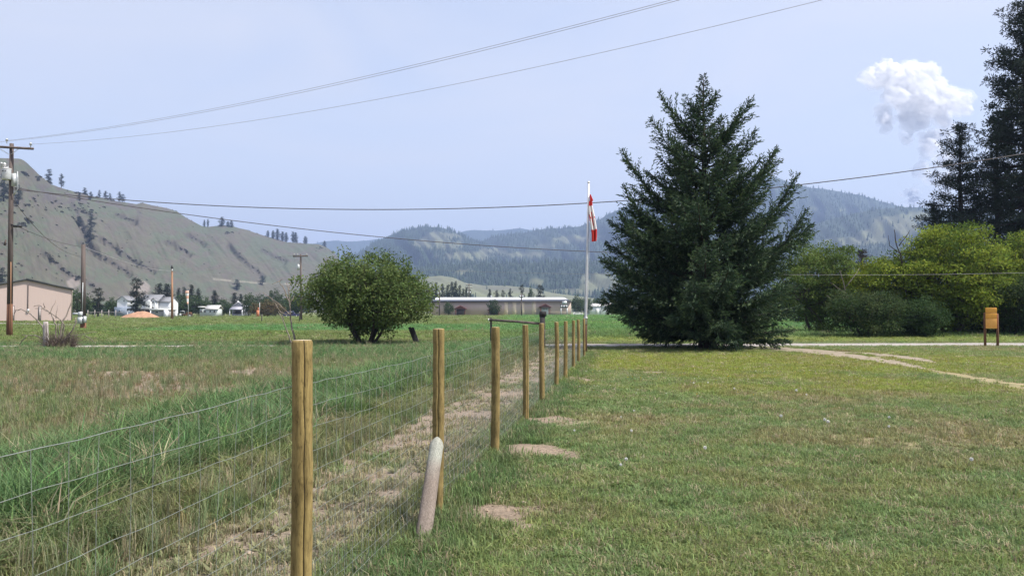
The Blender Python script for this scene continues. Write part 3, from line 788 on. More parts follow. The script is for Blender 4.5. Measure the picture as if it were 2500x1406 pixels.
def build_cloud():
    r = np.random.default_rng(12)
    D = 14000.0
    puffs = []
    spec = [(2150, 190, 30, 9), (2182, 178, 20, 6), (2205, 205, 34, 8), (2205, 240, 36, 9), (2255, 240, 36, 9), (2300, 285, 26, 6), (2250, 192, 34, 9), (2285, 222, 30, 9), (2322, 252, 28, 8), (2362, 243, 12, 4), (2352, 268, 14, 3),
            (2160, 282, 22, 6), (2200, 290, 26, 7), (2240, 282, 30, 7), (2212, 335, 18, 5), (2275, 262, 30, 6), (2275, 372, 26, 5), (2312, 390, 26, 5), (2232, 482, 24, 6), (2215, 470, 16, 4), (2300, 330, 24, 5), (2255, 330, 22, 5), (2320, 440, 24, 5), (2285, 430, 26, 5), (2250, 415, 22, 4), (2300, 480, 22, 4)]
    for a, b, s, k in spec:
        for q in range(k):
            c = P(a + r.normal(0, s * .45), b + r.normal(0, s * .38), D + r.normal(0, 350))
            puffs.append((c, s * r.uniform(.40, .75) * D / F_PX))
    base = bpy.data.meshes.new('seed')
    import bmesh
    bm = bmesh.new(); bmesh.ops.create_icosphere(bm, subdivisions=2, radius=1); bm.to_mesh(base); bm.free()
    sv = np.array([v.co for v in base.vertices]); sf = np.array([list(p.vertices) for p in base.polygons])
    c0 = P(2230, 300, D)
    m, nt, N, L = _mat('cloud_vapour')
    out = N.new('ShaderNodeOutputMaterial'); df = N.new('ShaderNodeBsdfDiffuse'); tr = N.new('ShaderNodeBsdfTransparent'); tl = N.new('ShaderNodeBsdfTranslucent')
    df.inputs[0].default_value = (.95, .95, .95, 1); tl.inputs[0].default_value = (.95, .95, .95, 1)
    ms0 = N.new('ShaderNodeMixShader'); ms0.inputs[0].default_value = .55
    L.new(df.outputs[0], ms0.inputs[1]); L.new(tl.outputs[0], ms0.inputs[2])
    ms = N.new('ShaderNodeMixShader'); tc = N.new('ShaderNodeTexCoord'); sp = N.new('ShaderNodeSeparateXYZ')
    nz = N.new('ShaderNodeTexNoise'); nz.inputs['Scale'].default_value = .0028; nz.inputs['Detail'].default_value = 5
    L.new(tc.outputs['Object'], sp.inputs[0]); L.new(tc.outputs['Object'], nz.inputs['Vector'])
    mr = N.new('ShaderNodeMapRange'); mr.inputs['From Min'].default_value = -1500; mr.inputs['From Max'].default_value = 700
    mr.inputs['To Min'].default_value = .035; mr.inputs['To Max'].default_value = .16
    L.new(sp.outputs['Z'], mr.inputs['Value'])
    ad = N.new('ShaderNodeMath'); ad.operation = 'MULTIPLY_ADD'; ad.inputs[1].default_value = .35
    sb = N.new('ShaderNodeMath'); sb.operation = 'SUBTRACT'; sb.inputs[1].default_value = .5
    L.new(nz.outputs['Fac'], sb.inputs[0]); L.new(sb.outputs[0], ad.inputs[0]); L.new(mr.outputs[0], ad.inputs[2])
    ad.use_clamp = True
    L.new(ad.outputs[0], ms.inputs[0]); L.new(tr.outputs[0], ms.inputs[1]); L.new(ms0.outputs[0], ms.inputs[2]); L.new(ms.outputs[0], out.inputs[0])
    root = obj('cloud', None, loc=c0); tag(root, kind='structure')
    tx = bpy.data.textures.new('billow', 'CLOUDS'); tx.noise_scale = 210; tx.noise_depth = 6
    for k, grow in enumerate((.62, .80, .95, 1.08, 1.22)):           # nested layers of thinning vapour
        b = MB()
        for c, s in puffs: b.add((c - c0) + sv * s * grow, sf)
        o = b.build('vapour_layer', m, root)
        rm = o.modifiers.new('merge', 'REMESH'); rm.mode = 'VOXEL'; rm.voxel_size = 24; rm.use_smooth_shade = True
        dm = o.modifiers.new('billow', 'DISPLACE'); dm.texture = tx; dm.strength = 240 + 40 * k; dm.texture_coords = 'LOCAL'; dm.mid_level = .5
build_cloud()
# ================================================================== trees
def crown_mesh(name, V, F, c, m):
    return mk_mesh(name, V, [F], [m], col=c)
def sprigs(r, Pn, D, L, W, base, spread=.25, tip=None):
    """two crossed needle blades per sprig"""
    S = perp(r, D); S2 = np.cross(D, S)
    V1, F1 = leaves(Pn, D, S, L, W); V2, F2 = leaves(Pn, D, S2, L, W)
    c = np.asarray(base) * r.uniform(1 - spread, 1 + spread, (len(Pn), 1)) * (1 + r.normal(0, .06, (len(Pn), 3)))
    c = np.repeat(np.clip(c, .004, 1), 4, 0)
    return np.concatenate([V1, V2]), np.concatenate([F1, F2 + len(V1)]), np.concatenate([c, c])

def make_spruce(loc, H):
    r = np.random.default_rng(77)
    t = thing('spruce_tree', 'broad dark green spruce tree with ragged upswept branches beside the driveway', 'spruce tree', loc)
    tb = MB(); tb.tube([[0, 0, -.2], [0, 0, .8], [.03, 0, 4], [0, .03, 8], [0, 0, H - .25]], [.36, .30, .22, .12, .015], 10)
    tb.build('trunk', M['bark_dark'], t, smooth_=True)
    prof = np.array([(.0, 3.2), (.3, 3.6), (1.0, 4.0), (2.4, 4.6), (3.6, 4.7), (4.9, 4.55), (6.2, 4.05), (7.5, 3.3), (8.6, 2.55), (9.4, 2.0), (10.3, 1.3), (11.2, .75), (11.9, .45), (12.5, .2), (12.8, .03)])
    prof[:, 0] *= H / 12.8
    prim = []                                                  # start height, tip xyz, thickness of spray
    N = 178; ga = 2.399963
    for i in range(N):
        z = (i + .5) / N
        zt = (z ** 1.08) * H * .965 + .38
        R = np.interp(zt, prof[:, 0], prof[:, 1]) * r.choice([r.uniform(.64, .85), r.uniform(.95, 1.10)])
        az = i * ga + r.normal(0, .2)
        el = np.interp(zt / H, [0, .12, .35, .65, 1], [-.08, .10, .36, .62, 1.0])
        zs = max(zt - R * el, .55 + .15 * r.uniform())
        prim.append((zs, np.array([R * math.cos(az), R * math.sin(az), zt]), 1.0))
    for x, z, y in [(-2.05, 12.0, .3), (2.25, 11.6, -.2), (-3.85, 9.25, .2), (3.5, 9.4, .3), (-3.9, 7.5, -.4), (4.8, 6.45, .0), (-4.6, 4.95, .3), (4.25, 8.0, -.5), (5.15, 5.8, .3),
                    (-2.6, 10.6, -.6), (2.6, 10.3, .5), (-4.1, 6.2, -.8), (-4.7, 2.6, .2), (.75, 12.0, .2), (-.9, 11.7, -.2), (3.0, 8.9, -1.2), (-1.3, 11.0, 1.0), (1.5, 10.9, -.9)]:
        k = H / 12.8
        prim.append(((z - math.hypot(x, y) * 1.05) * k if z > 6 else (z - math.hypot(x, y) * .45) * k, np.array([x, y, z * k]), 1.35))
    bb = MB(); SB, SD, SL, SU = [], [], [], []
    for zs, tip, th in prim:
        zs = max(zs, .3); rad = math.hypot(tip[0], tip[1]); Lb = math.hypot(rad, tip[2] - zs) + .05
        a = np.array([0, 0, zs]); mid = a * .45 + tip * .55; mid[2] = zs + (tip[2] - zs) * .30 - .05 * rad
        path = curve3(a, mid, tip, 9)
        bb.tube(path, np.linspace(.022 + .012 * Lb, .006, 9), 4, caps=False)
        n2 = max(int(Lb / .095), 3)
        s = np.linspace(.18, .995, n2) if Lb > 1 else np.linspace(.02, .99, n2)
        f = s * 8; i = np.minimum(f.astype(int), 7); q = (f - i)[:, None]
        pt = path[i] * (1 - q) + path[i + 1] * q; tg = unit(path[i + 1] - path[i])
        up = np.array([0, 0, 1.0]); sd = unit(np.cross(tg, up)); nn = np.cross(sd, tg)
        for sgn in (-1, 1):
            roll = r.normal(0, .30, n2) + (r.uniform(0, 1, n2) < .16) * r.choice([-1.4, 1.4], n2)
            lat = sgn * sd * np.cos(roll)[:, None] + nn * np.sin(roll)[:, None]
            fw = r.uniform(.55, 1.0, n2)[:, None]
            SB.append(pt); SD.append(unit(tg * fw + lat * r.uniform(.5, 1, n2)[:, None] + np.array([0, 0, -.12])))
            SL.append(np.minimum(1.0, .10 + (1 - s) ** .75 * Lb * .46) * r.uniform(.6, 1.15, n2) * th ** .5)
    bb.build('limbs', M['bark_dark'], t)
    SB, SD, SL = np.concatenate(SB), np.concatenate(SD), np.concatenate(SL)
    k = np.maximum((SL / .058).astype(int), 2)
    idx = np.repeat(np.arange(len(SB)), k)
    fr = (np.arange(len(idx)) - np.repeat(np.cumsum(k) - k, k)) / np.repeat(k, k)
    B = SB[idx] + SD[idx] * (SL[idx] * fr)[:, None]
    lat = perp(r, SD[idx])
    D = unit(SD[idx] * r.uniform(.6, 1.2, (len(idx), 1)) + lat * r.uniform(.25, .8, (len(idx), 1)) + np.array([0, 0, -.16]))
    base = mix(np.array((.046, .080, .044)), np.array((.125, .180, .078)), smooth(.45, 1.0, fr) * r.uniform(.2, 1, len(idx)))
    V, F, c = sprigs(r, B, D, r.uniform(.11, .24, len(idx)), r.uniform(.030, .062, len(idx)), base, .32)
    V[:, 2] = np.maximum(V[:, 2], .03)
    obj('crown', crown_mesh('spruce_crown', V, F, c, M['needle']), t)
    return t

def pine_parts(seed, H, R, crown0=.3, nb=120, col=(.022, .034, .024), clump=34, gap=.25, csize=.55, tuft=.30):
    """trunk and crown meshes of a ponderosa-like pine"""
    r = np.random.default_rng(seed)
    tb = MB(); tb.tube([[0, 0, -.3], [.05, 0, H * .4], [0, .05, H * .8], [0, 0, H]], [.018 * H + .06, .013 * H + .04, .006 * H, .02], 8)
    C = []
    for i in range(nb):
        z = crown0 * H + (H * (1 - crown0)) * ((i + r.uniform(.2, .8)) / nb)
        q = (z / H - crown0) / (1 - crown0)
        Rz = R * np.interp(q, [0, .12, .35, .6, .8, .93, 1], [.55, .85, 1, .85, .58, .30, .10]) * r.uniform(.55, 1.1)
        az = i * 2.4 + r.normal(0, .5)
        if r.uniform() < gap: continue
        el = np.interp(q, [0, .5, 1], [-.15, .15, .75])
        tip = np.array([Rz * math.cos(az), Rz * math.sin(az), z + Rz * el]); a = np.array([0, 0, z])
        path = curve3(a, (a + tip) / 2 - [0, 0, .08 * Rz], tip, 5)
        tb.tube(path, np.linspace(.02 + .02 * Rz, .012, 5), 4, caps=False)
        m = max(int(Rz / .38), 2)
        for s in np.linspace(.30, 1, m):
            p = a + (tip - a) * s + r.normal(0, .16 * csize * 1.6 + .05 * Rz, 3) * [1, 1, .6]
            C.append(np.append(p, csize * r.uniform(.65, 1.2)))
    C = np.array(C); n = len(C)
    idx = np.repeat(np.arange(n), clump)
    D = rand_unit(r, len(idx)); D[:, 2] = D[:, 2] * .8 + .25; D = unit(D)
    Pn = C[idx, :3] + D * (C[idx, 3] * r.uniform(.05, .75, len(idx)))[:, None] * [1, 1, .7]
    D = unit(D + r.normal(0, .35, D.shape))
    base = np.array(col) * np.repeat(r.uniform(.75, 1.3, n), clump)[:, None]
    V, F, c = sprigs(r, Pn, D, tuft * r.uniform(.7, 1.2, len(idx)), tuft * .22 * np.ones(len(idx)), base, .2)
    return tb.mesh('pine_trunk', [M['bark_dark']], True), crown_mesh('pine_crown', V, F, c, M['needle'])

def decid_parts(seed, H, rx, ry, z0, ncl, per, ls, col, col2, stems=1, tr=.16, csig=.42, flat=.6, shell=.5, lean=0.0, bark='bark', bumps=.25, top=None, open_base=0.0):
    """trunk and crown meshes of a broadleaf tree or bush: leaf clumps through an uneven crown"""
    r = np.random.default_rng(seed)
    zc = (z0 + H) / 2; rz = (H - z0) / 2
    u = rand_unit(r, ncl); rad = r.uniform(shell, 1, ncl) ** .7
    az = np.arctan2(u[:, 1], u[:, 0])
    lump = 1 + bumps * (fbm(az * 1.6 + 3, u[:, 2] * 2.2 + 5, seed, 3) - .5) * 2.2
    Cn = u * (rad * lump)[:, None] * [rx, ry, rz] + [0, 0, zc]
    Cn[:, 2] = np.maximum(Cn[:, 2], z0 + .05)
    if open_base: Cn[:, :2] *= (1 - open_base * np.clip((z0 + .35 * (H - z0) - Cn[:, 2]) / (.35 * (H - z0)), 0, 1))[:, None]
    Cn[:, 0] += lean * (Cn[:, 2] / H)
    tb = MB(); starts = []
    for s in range(stems):
        a = s / stems * 6.283 + r.uniform(0, 1); sp = (0 if stems == 1 else .22)
        b0 = np.array([sp * math.cos(a), sp * math.sin(a), -.15])
        k = np.array([(.0 if stems == 1 else .35) * rx * math.cos(a), (.0 if stems == 1 else .35) * ry * math.sin(a), z0 + .25 * (H - z0)])
        p = curve3(b0, (b0 + k) / 2 + r.normal(0, .05 * H, 3) * [1, 1, 0], k, 6)
        tb.tube(p, np.linspace(tr, tr * .6, 6), 7, caps=False); starts.append(k)
    starts = np.array(starts)
    for i in range(0, ncl, 2):
        k = starts[np.argmin(np.linalg.norm(starts - Cn[i], axis=1))]
        m = (k + Cn[i]) / 2 + r.normal(0, .08 * H, 3) * [1, 1, .4] + [0, 0, .06 * H]
        tb.tube(curve3(k, m, Cn[i], 6), np.linspace(tr * .45, .012, 6), 4, caps=False)
    n = ncl * per; idx = np.repeat(np.arange(ncl), per)
    g = r.normal(0, 1, (n, 3)); g = g / np.maximum(np.linalg.norm(g, axis=1, keepdims=True), .4) * np.cbrt(r.uniform(0.05, 1, (n, 1)))
    sg = csig * np.repeat(r.uniform(.65, 1.35, ncl), per)[:, None]
    Pn = Cn[idx] + g * sg * [1.3, 1.3, 1.3 * flat]
    D = unit(g * .6 + rand_unit(r, n) + [0, 0, -.15]); S = perp(r, D)
    cb = mix(np.array(col), np.array(col2), np.repeat(r.uniform(0, 1, ncl), per))
    c = cb * r.uniform(.72, 1.28, (n, 1)) * (1 + r.normal(0, .06, (n, 3)))
    V, F = leaves(Pn, D, S, ls * r.uniform(.7, 1.3, n), ls * .55 * r.uniform(.7, 1.2, n), .12)
    V[:, 2] = np.maximum(V[:, 2], .02)
    return tb.mesh('tree_trunk', [M[bark]], True), crown_mesh('leaf_crown', V, F, np.repeat(np.clip(c, .005, 1), 4, 0), M['leaf'])

def plant_tree(name, label, cat, parts, loc, rotz=0, scale=1.0, group=None, stretch=1.0):
    t = thing(name, label, cat, loc, rotz, group, (scale * stretch, scale * stretch, scale))
    obj('trunk', parts[0], t); obj('crown', parts[1], t)
    return t

SPR = G(1722, 851)
make_spruce((SPR[0], SPR[1], 0), ZP(176, SPR[1]))

# the apple-like bush in the field
b0 = G(893, 841)
bush = decid_parts(5, 4.75, 3.45, 3.0, .50, 420, 95, .15, (.080, .122, .040), (.135, .180, .060), 8, .085, .36, .85, .30, 0, 'bark_dark', .36, open_base=.45)
plant_tree('bushy_tree', 'round green many stemmed bushy tree standing alone in the field', 'tree', bush, b0)
def twig_tuft(parent, base, n, h, seed, w=.012, col='bark_dark'):
    pass

# trees on the right behind the driveway
def right(name, label, cat, px, Y, parts, rot=0, scale=1.0, group=None, stretch=1.0):
    return plant_tree(name, label, cat, parts, GX(px, Y), rot, scale, group, stretch)
YG, YG2 = (.140, .200, .028), (.245, .300, .042)
locust = decid_parts(21, 7.9, 4.9, 4.0, .5, 420, 120, .19, (.058, .098, .020), YG2, 3, .16, .75, .36, .45, .3, 'bark', .34)
locust2 = decid_parts(22, 7.4, 3.8, 3.6, .5, 320, 120, .19, (.058, .098, .020), YG2, 2, .14, .72, .36, .45, -.2, 'bark', .34)
locust3 = decid_parts(23, 7.4, 3.1, 3.0, .4, 240, 120, .18, (.080, .125, .035), (.145, .195, .05), 2, .13, .55, .45, .4, .2, 'bark', .36)
locust4 = decid_parts(24, 6.1, 2.6, 2.4, .6, 170, 120, .16, YG, (.19, .22, .03), 2, .10, .50, .45, .4, 0, 'bark', .34)
right('locust_tree', 'large yellow green leafy tree directly below the shorter of the two tallest pines', 'tree', 2318, 58, locust, .4)
right('locust_tree', 'yellow green leafy tree cut off by the right edge of the picture', 'tree', 2492, 60, locust2, 1.1, 1.0)
right('locust_tree', 'pale green leafy tree showing behind the right side of the spruce', 'tree', 1992, 63, locust3, .2)
right('locust_tree', 'small yellow green tree rising over the dark shrub nearest the spruce', 'tree', 2135, 60, locust4, .2)
DG, DG2 = (.030, .060, .022), (.050, .085, .030)
sh1 = decid_parts(31, 4.0, 3.3, 2.2, .1, 200, 110, .16, DG, (.075, .100, .040), 5, .07, .55, .6, .4, 0, 'bark_dark', .5)
sh2 = decid_parts(32, 3.5, 3.2, 2.0, .1, 180, 110, .16, DG, (.058, .095, .036), 5, .07, .55, .6, .4, 0, 'bark_dark', .5)
right('dark_shrub', 'dark olive shrub at the left end of the tree row, in front of bare branches', 'shrub', 2118, 53.5, sh1, .3, .80)
right('dark_shrub', 'dark green shrub below the large yellow green tree', 'shrub', 2245, 54, sh2, 1.3, .74)
right('dark_shrub', 'dark shrub behind the orange notice board', 'shrub', 2462, 57, sh1, 2.0, 1.05)
right('dark_shrub', 'shaded green shrub in the gap left of the orange notice board', 'shrub', 2368, 63, sh2, .4, .9)
pineA = pine_parts(41, 30.5, 5.2, .22, 210, (.034, .046, .034), clump=30, csize=.75, tuft=.36, gap=.16)
pineB = pine_parts(42, 19.7, 3.4, .30, 120, (.040, .052, .040), clump=30, csize=.60, tuft=.32, gap=.18)
pineC = pine_parts(43, 21.6, 2.9, .25, 120, (.036, .048, .036), clump=30, csize=.60, tuft=.32, gap=.15)
right('pine_tree', 'tallest dark pine tree, cut off by the right edge of the picture', 'pine tree', 2512, 75, pineA, 0)
right('pine_tree', 'dark pine with a clear pointed top left of the tallest pine', 'pine tree', 2350, 78, pineB, 1)
right('pine_tree', 'slim dark pine between the tallest pine and the pointed pine', 'pine tree', 2440, 83, pineC, 2)
right('pine_tree', 'short dark pine leftmost of the pines on the right', 'pine tree', 2284, 80, pineB, 3.3, .63)
right('conifer', 'small brownish dark conifer above the gap between spruce and yellow green trees', 'conifer', 2105, 118, pine_parts(44, 11.0, 2.2, .1, 60, (.05, .04, .035), clump=26, csize=.6, tuft=.34, gap=.05), 2, .96)
# dark trees beyond the field right of the spruce
dk = [decid_parts(51 + i, 6.5, 3.6, 3.2, .3, 80, 60, .34, DG, (.05, .075, .035), 2, .14, .8, .7, .4, 0, 'bark_dark', .3) for i in range(3)]
for i, (px, Y, sc, lab) in enumerate([(1905, 118, .85, 'dark green tree across the field, just right of the spruce'), (1950, 124, .95, 'dark round tree across the field, second from the spruce'),
                                      (2003, 116, .80, 'dark leafy tree across the field under the pale green tree'), (2050, 110, .95, 'dark leafy tree across the field, beside the dark olive shrub')]):
    right('field_edge_tree', lab, 'tree', px, Y, dk[i % 3], i * 1.3, sc, 'dark trees across the field right of the spruce')

# ------------------------------------------------------------------ bare branches
def branches(name, label, cat, Y, lines, mat, r0=.03, scale=1.0, ox=0, oy=0, base=None, jit=.25, seed=1, twigs=0):
    r = np.random.default_rng(seed)
    g = base if base is not None else np.array([0, Y, 0.0])
    t = thing(name, label, cat, g)
    for k, (w, ln) in enumerate(lines):
        pts = np.array([P(ox + x / scale, oy + y / scale, Y) for x, y in ln]) - g
        pts[:, 1] += np.linspace(0, r.normal(0, jit), len(pts))
        tt = np.linspace(0, len(pts) - 1, len(pts) * 3 - 2); i = np.minimum(tt.astype(int), len(pts) - 2); f = (tt - i)[:, None]
        q = pts[i] * (1 - f) + pts[i + 1] * f + r.normal(0, .012, (len(tt), 3)) * (np.arange(len(tt)) > 0)[:, None]
        q[:, 2] = np.maximum(q[:, 2], -.05)
        b = MB(); b.tube(q, np.linspace(r0 * w, r0 * w * .35, len(q)), 5)
        b.build('branch', M[mat], t)
    return t
Z1 = dict(ox=0, oy=640, scale=5.858)
gb = np.array([*G(140, 850)[:2], 0.0])
db = branches('dead_bush', 'bare dead bush with arching grey branches and a dense dark tangle at its base', 'dead bush', gb[1], [
    (1.5, [(800, 1230), (850, 1050), (860, 850), (910, 730), (955, 560), (950, 400)]), (1.2, [(720, 1230), (600, 910), (480, 790), (380, 720), (270, 675), (180, 690), (155, 740)]),
    (1.0, [(740, 1180), (600, 1080), (480, 1050), (380, 1050), (290, 1035)]), (.8, [(380, 1055), (300, 1130), (250, 1200)]), (1.6, [(860, 1230), (950, 1080), (1030, 970), (1075, 880), (1085, 790)]),
    (.8, [(1075, 860), (1040, 795)]), (.9, [(840, 1200), (930, 1100), (1050, 1050), (1200, 1040), (1430, 990)]), (.7, [(1200, 1045), (1300, 1090), (1400, 1160)]),
    (1.1, [(790, 1200), (790, 900), (740, 790), (690, 720), (600, 660), (520, 620), (430, 630)]), (.9, [(840, 1200), (850, 870), (880, 830)]), (1.0, [(870, 1200), (940, 900), (900, 820), (800, 730), (700, 670), (610, 660)]),
    (.7, [(700, 740), (720, 640), (740, 540)]), (.7, [(640, 650), (650, 580)]), (.7, [(800, 800), (800, 620)])], 'dead_wood', .034, base=gb, seed=3, **Z1)
r = np.random.default_rng(6)
tw = MB()
for k in range(420):
    a = r.uniform(0, 6.283); R_ = .62 * math.sqrt(r.uniform()); p0 = np.array([.12 + R_ * math.cos(a), R_ * math.sin(a), 0])
    d = unit(np.array([math.cos(a) * .5, math.sin(a) * .5, 1.0]) + r.normal(0, .35, 3)); L_ = r.uniform(.4, .95)
    tw.tube([p0, p0 + d * L_ * .5, p0 + d * L_ + r.normal(0, .1, 3)], [.011, .009, .004], 3, caps=False)
o = tw.build('twig_tangle', M['twig'], db); tag(o, kind='stuff')
Z2 = dict(ox=480, oy=680, scale=9.615)
gs = np.array([*G(722, 843)[:2], 0.0])
branches('dead_sapling', 'tall bare dead sapling rising behind the nearest fence post', 'dead tree', gs[1], [
    (1.6, [(2330, 1560), (2290, 1350), (2240, 1130), (2210, 850), (2200, 620), (2190, 400), (2170, 230)]), (1.1, [(2200, 620), (2110, 420), (2070, 250), (1990, 150), (1950, 60)]), (1.0, [(2200, 560), (2280, 400)]),
    (.8, [(2190, 300), (2120, 180), (2090, 80)]), (.7, [(2170, 230), (2190, 90)]), (.7, [(1950, 60), (1800, 140)]), (.6, [(1950, 60), (2050, 20)])], 'dead_wood', .036, base=gs, seed=4, **Z2)
gs2 = np.array([*G(714, 849)[:2], 0.0])
branches('dead_sapling', 'shorter leaning bare sapling with long stalks, left of the tall dead sapling', 'dead tree', gs2[1], [
    (1.3, [(2250, 1620), (2190, 1400), (2100, 1130), (2040, 950), (1950, 770)]), (.8, [(1950, 770), (2070, 840), (2180, 845)]), (.9, [(2180, 840), (2100, 760), (1900, 550), (1720, 430), (1580, 320)]),
    (.8, [(2050, 960), (1910, 700), (1830, 560), (1720, 450)])], 'dead_wood', .032, base=gs2, seed=5, **Z2)
gd = GX(2205, 57)
branches('dead_branches', 'bare dark dead branches sticking up left of the large yellow green tree', 'dead tree', 57, [
    (2.2, [(2215, 815), (2212, 700), (2200, 620), (2190, 590), (2188, 560)]), (1.2, [(2200, 620), (2170, 600), (2165, 575)]), (1.2, [(2195, 600), (2215, 575), (2225, 560)]),
    (1.0, [(2205, 640), (2178, 618), (2160, 622)]), (.8, [(2210, 660), (2240, 630), (2250, 600)])], 'bark_dark', .032, base=gd, seed=6)
gd = GX(2050, 58)
branches('dead_branches', 'grey bare branches spreading left of the dark olive shrub', 'dead tree', 58, [
    (1.6, [(2080, 822), (2070, 740), (2060, 690), (2050, 660)]), (1.0, [(2070, 720), (2040, 700), (2025, 690)]), (1.0, [(2065, 700), (2090, 670), (2100, 655)]), (.8, [(2072, 740), (2035, 735), (2020, 720)])],
    'dead_wood', .035, base=gd, seed=7)

# ------------------------------------------------------------------ far trees
farcon = [pine_parts(61 + i, 12, 2.4, .06, 46, (.026, .040, .028), clump=16, csize=.75, tuft=.6, gap=.05) for i in range(3)]
farpine = [pine_parts(66 + i, 14, 3.0, .14, 40, (.030, .042, .032), clump=18, csize=1.0, tuft=.65, gap=.2) for i in range(2)]
fardec = [decid_parts(71 + i, 8, 3.8, 3.6, .6, 70, 36, .55, (.045, .075, .034), (.065, .095, .042), 1, .18, .9, .8, .4, 0, 'bark_dark', .3) for i in range(3)]
farrust = decid_parts(75, 6, 4.2, 3.6, .2, 70, 40, .5, (.10, .095, .045), (.13, .09, .05), 3, .12, .8, .7, .4, 0, 'bark', .35)
def far_tree(kind, px, top, wpx, Y, label, group=None, name=None, base=None, rot=None):
    src, h0, w0, nm, cat = {'c': (farcon, 12, 4.2, 'conifer', 'conifer'), 'p': (farpine, 14, 5.6, 'pine_tree', 'pine tree'), 'd': (fardec, 8, 7.6, 'leafy_tree', 'tree'), 'r': ([farrust], 6, 8.4, 'leafy_tree', 'tree')}[kind]
    far_tree.n += 1
    loc = GX(px, Y) if base is None else base
    Y = loc[1]
    H = ZP(top, Y) - loc[2]; sc = max(H, 1.0) / h0; st = (wpx / F_PX * Y) / w0 / sc
    return plant_tree(name or nm, label, cat, src[far_tree.n % len(src)], loc, far_tree.n * 1.7 if rot is None else rot, sc, group, st)
far_tree.n = 0
hamlet = [
    ('d', 192, 712, 62, 235, 'dark rounded tree behind the utility pole with meter boxes'), ('p', 240, 706, 40, 240, 'loose grey green tree right of the utility pole with meter boxes'),
    ('d', 277, 729, 40, 280, 'low dark tree left of the white house'), ('p', 333, 683, 52, 236, 'tall pine standing in front of the white house'),
    ('c', 388, 694, 30, 330, 'broad dark conifer behind the white house roof, left one'), ('c', 408, 696, 34, 332, 'broad dark conifer behind the white house, right one'),
    ('c', 436, 706, 16, 330, 'narrow conifer just right of the tan pole'), ('c', 450, 703, 17, 335, 'narrow conifer left of the windsock'), ('c', 468, 698, 20, 332, 'pointed conifer behind the windsock'),
    ('c', 484, 707, 17, 330, 'pointed conifer right of the windsock'), ('d', 462, 722, 90, 300, 'wide green tree below the windsock'), ('d', 500, 728, 40, 305, 'rounded tree over the pale trailer'),
    ('c', 524, 711, 20, 310, 'slim dark conifer behind the pale trailer'), ('d', 545, 732, 40, 300, 'green rounded tree between pale trailer and grey cottage'), ('c', 572, 717, 22, 330, 'dark conifer behind the grey cottage, left one'),
    ('c', 588, 720, 16, 332, 'small dark conifer behind the grey cottage, right one'), ('d', 608, 720, 40, 270, 'dark green tree right of the grey cottage'), ('r', 652, 735, 84, 262, 'rusty olive thicket beside the orange marker post'),
    ('d', 640, 722, 50, 330, 'blue green tree above the rusty thicket'), ('d', 668, 710, 34, 332, 'taller green tree behind the dead saplings'), ('d', 692, 722, 56, 330, 'dark green tree between dead saplings and distant crossarm pole'),
    ('d', 226, 738, 40, 300, 'low hedge-like tree between the meter box pole and the white houses'), ('d', 262, 740, 34, 310, 'low tree at the left gable of the smaller white house'), ('d', 428, 733, 46, 320, 'green tree directly behind the tan pole foot'),
    ('d', 520, 742, 40, 325, 'low green tree behind the trailer roof'), ('d', 560, 742, 34, 325, 'low tree left of the grey cottage chimney'), ('d', 628, 738, 44, 335, 'low blue green tree above the orange marker post'), ('d', 712, 734, 50, 320, 'low dark tree behind the dark blue vehicle'),
    ('d', 735, 715, 70, 290, 'dark tree at the foot of the distant crossarm pole')]
for k, px, top, w, Y, lab in hamlet:
    far_tree(k, px, top, w, Y, lab, 'trees around the far houses')
mid = [('c', px, top, w, Y) for px, top, w, Y in [(1030, 700, 16, 470), (1045, 697, 14, 480), (1055, 699, 13, 470), (1064, 692, 14, 480), (1080, 696, 16, 500), (1093, 697, 16, 470), (1103, 691, 15, 490), (1112, 690, 15, 480), (1122, 698, 15, 470), (1131, 707, 12, 480), (1139, 702, 13, 490), (1148, 708, 10, 500)]]
ordw = ['first', 'second', 'third', 'fourth', 'fifth', 'sixth', 'seventh', 'eighth', 'ninth', 'tenth', 'eleventh', 'twelfth']
for i, (k, px, top, w, Y) in enumerate(mid):
    far_tree(k, px, top, w, Y, '%s grey green conifer from the left in the clump behind the long roof' % ordw[i], 'conifer clump behind the long building')
for k, px, top, w, Y, lab in [('c', 1196, 708, 12, 470, 'lone small conifer over the roof near the roof vent'), ('p', 1212, 710, 16, 480, 'small conifer over the roof middle, left of three'), ('p', 1228, 711, 16, 480, 'small conifer over the roof middle, centre of three'),
                              ('p', 1246, 706, 14, 500, 'small conifer over the roof middle, right of three'), ('p', 1274, 698, 20, 460, 'loose tall conifer behind the pole at the long building'), ('d', 1296, 706, 18, 450, 'round grey tree behind the long roof'),
                              ('p', 1319, 699, 32, 420, 'dark dense conifer behind the right part of the long roof')]:
    far_tree(k, px, top, w, Y, lab)
far_tree('d', 1095, 739, 26, 318, 'olive bush in front of the left end of the long building', name='bush')
far_tree('d', 1205, 733, 32, 316, 'thin olive tree in front of the middle red porch')
for px, top, w, Y, lab in [(1410, 722, 34, 380, 'green tree at the right end of the long building'), (1432, 728, 30, 390, 'green tree behind the flagpole near the far sheds'), (1462, 730, 50, 400, 'pale green tree over the far white shed roofs')]:
    far_tree('d', px, top, w, Y, lab)

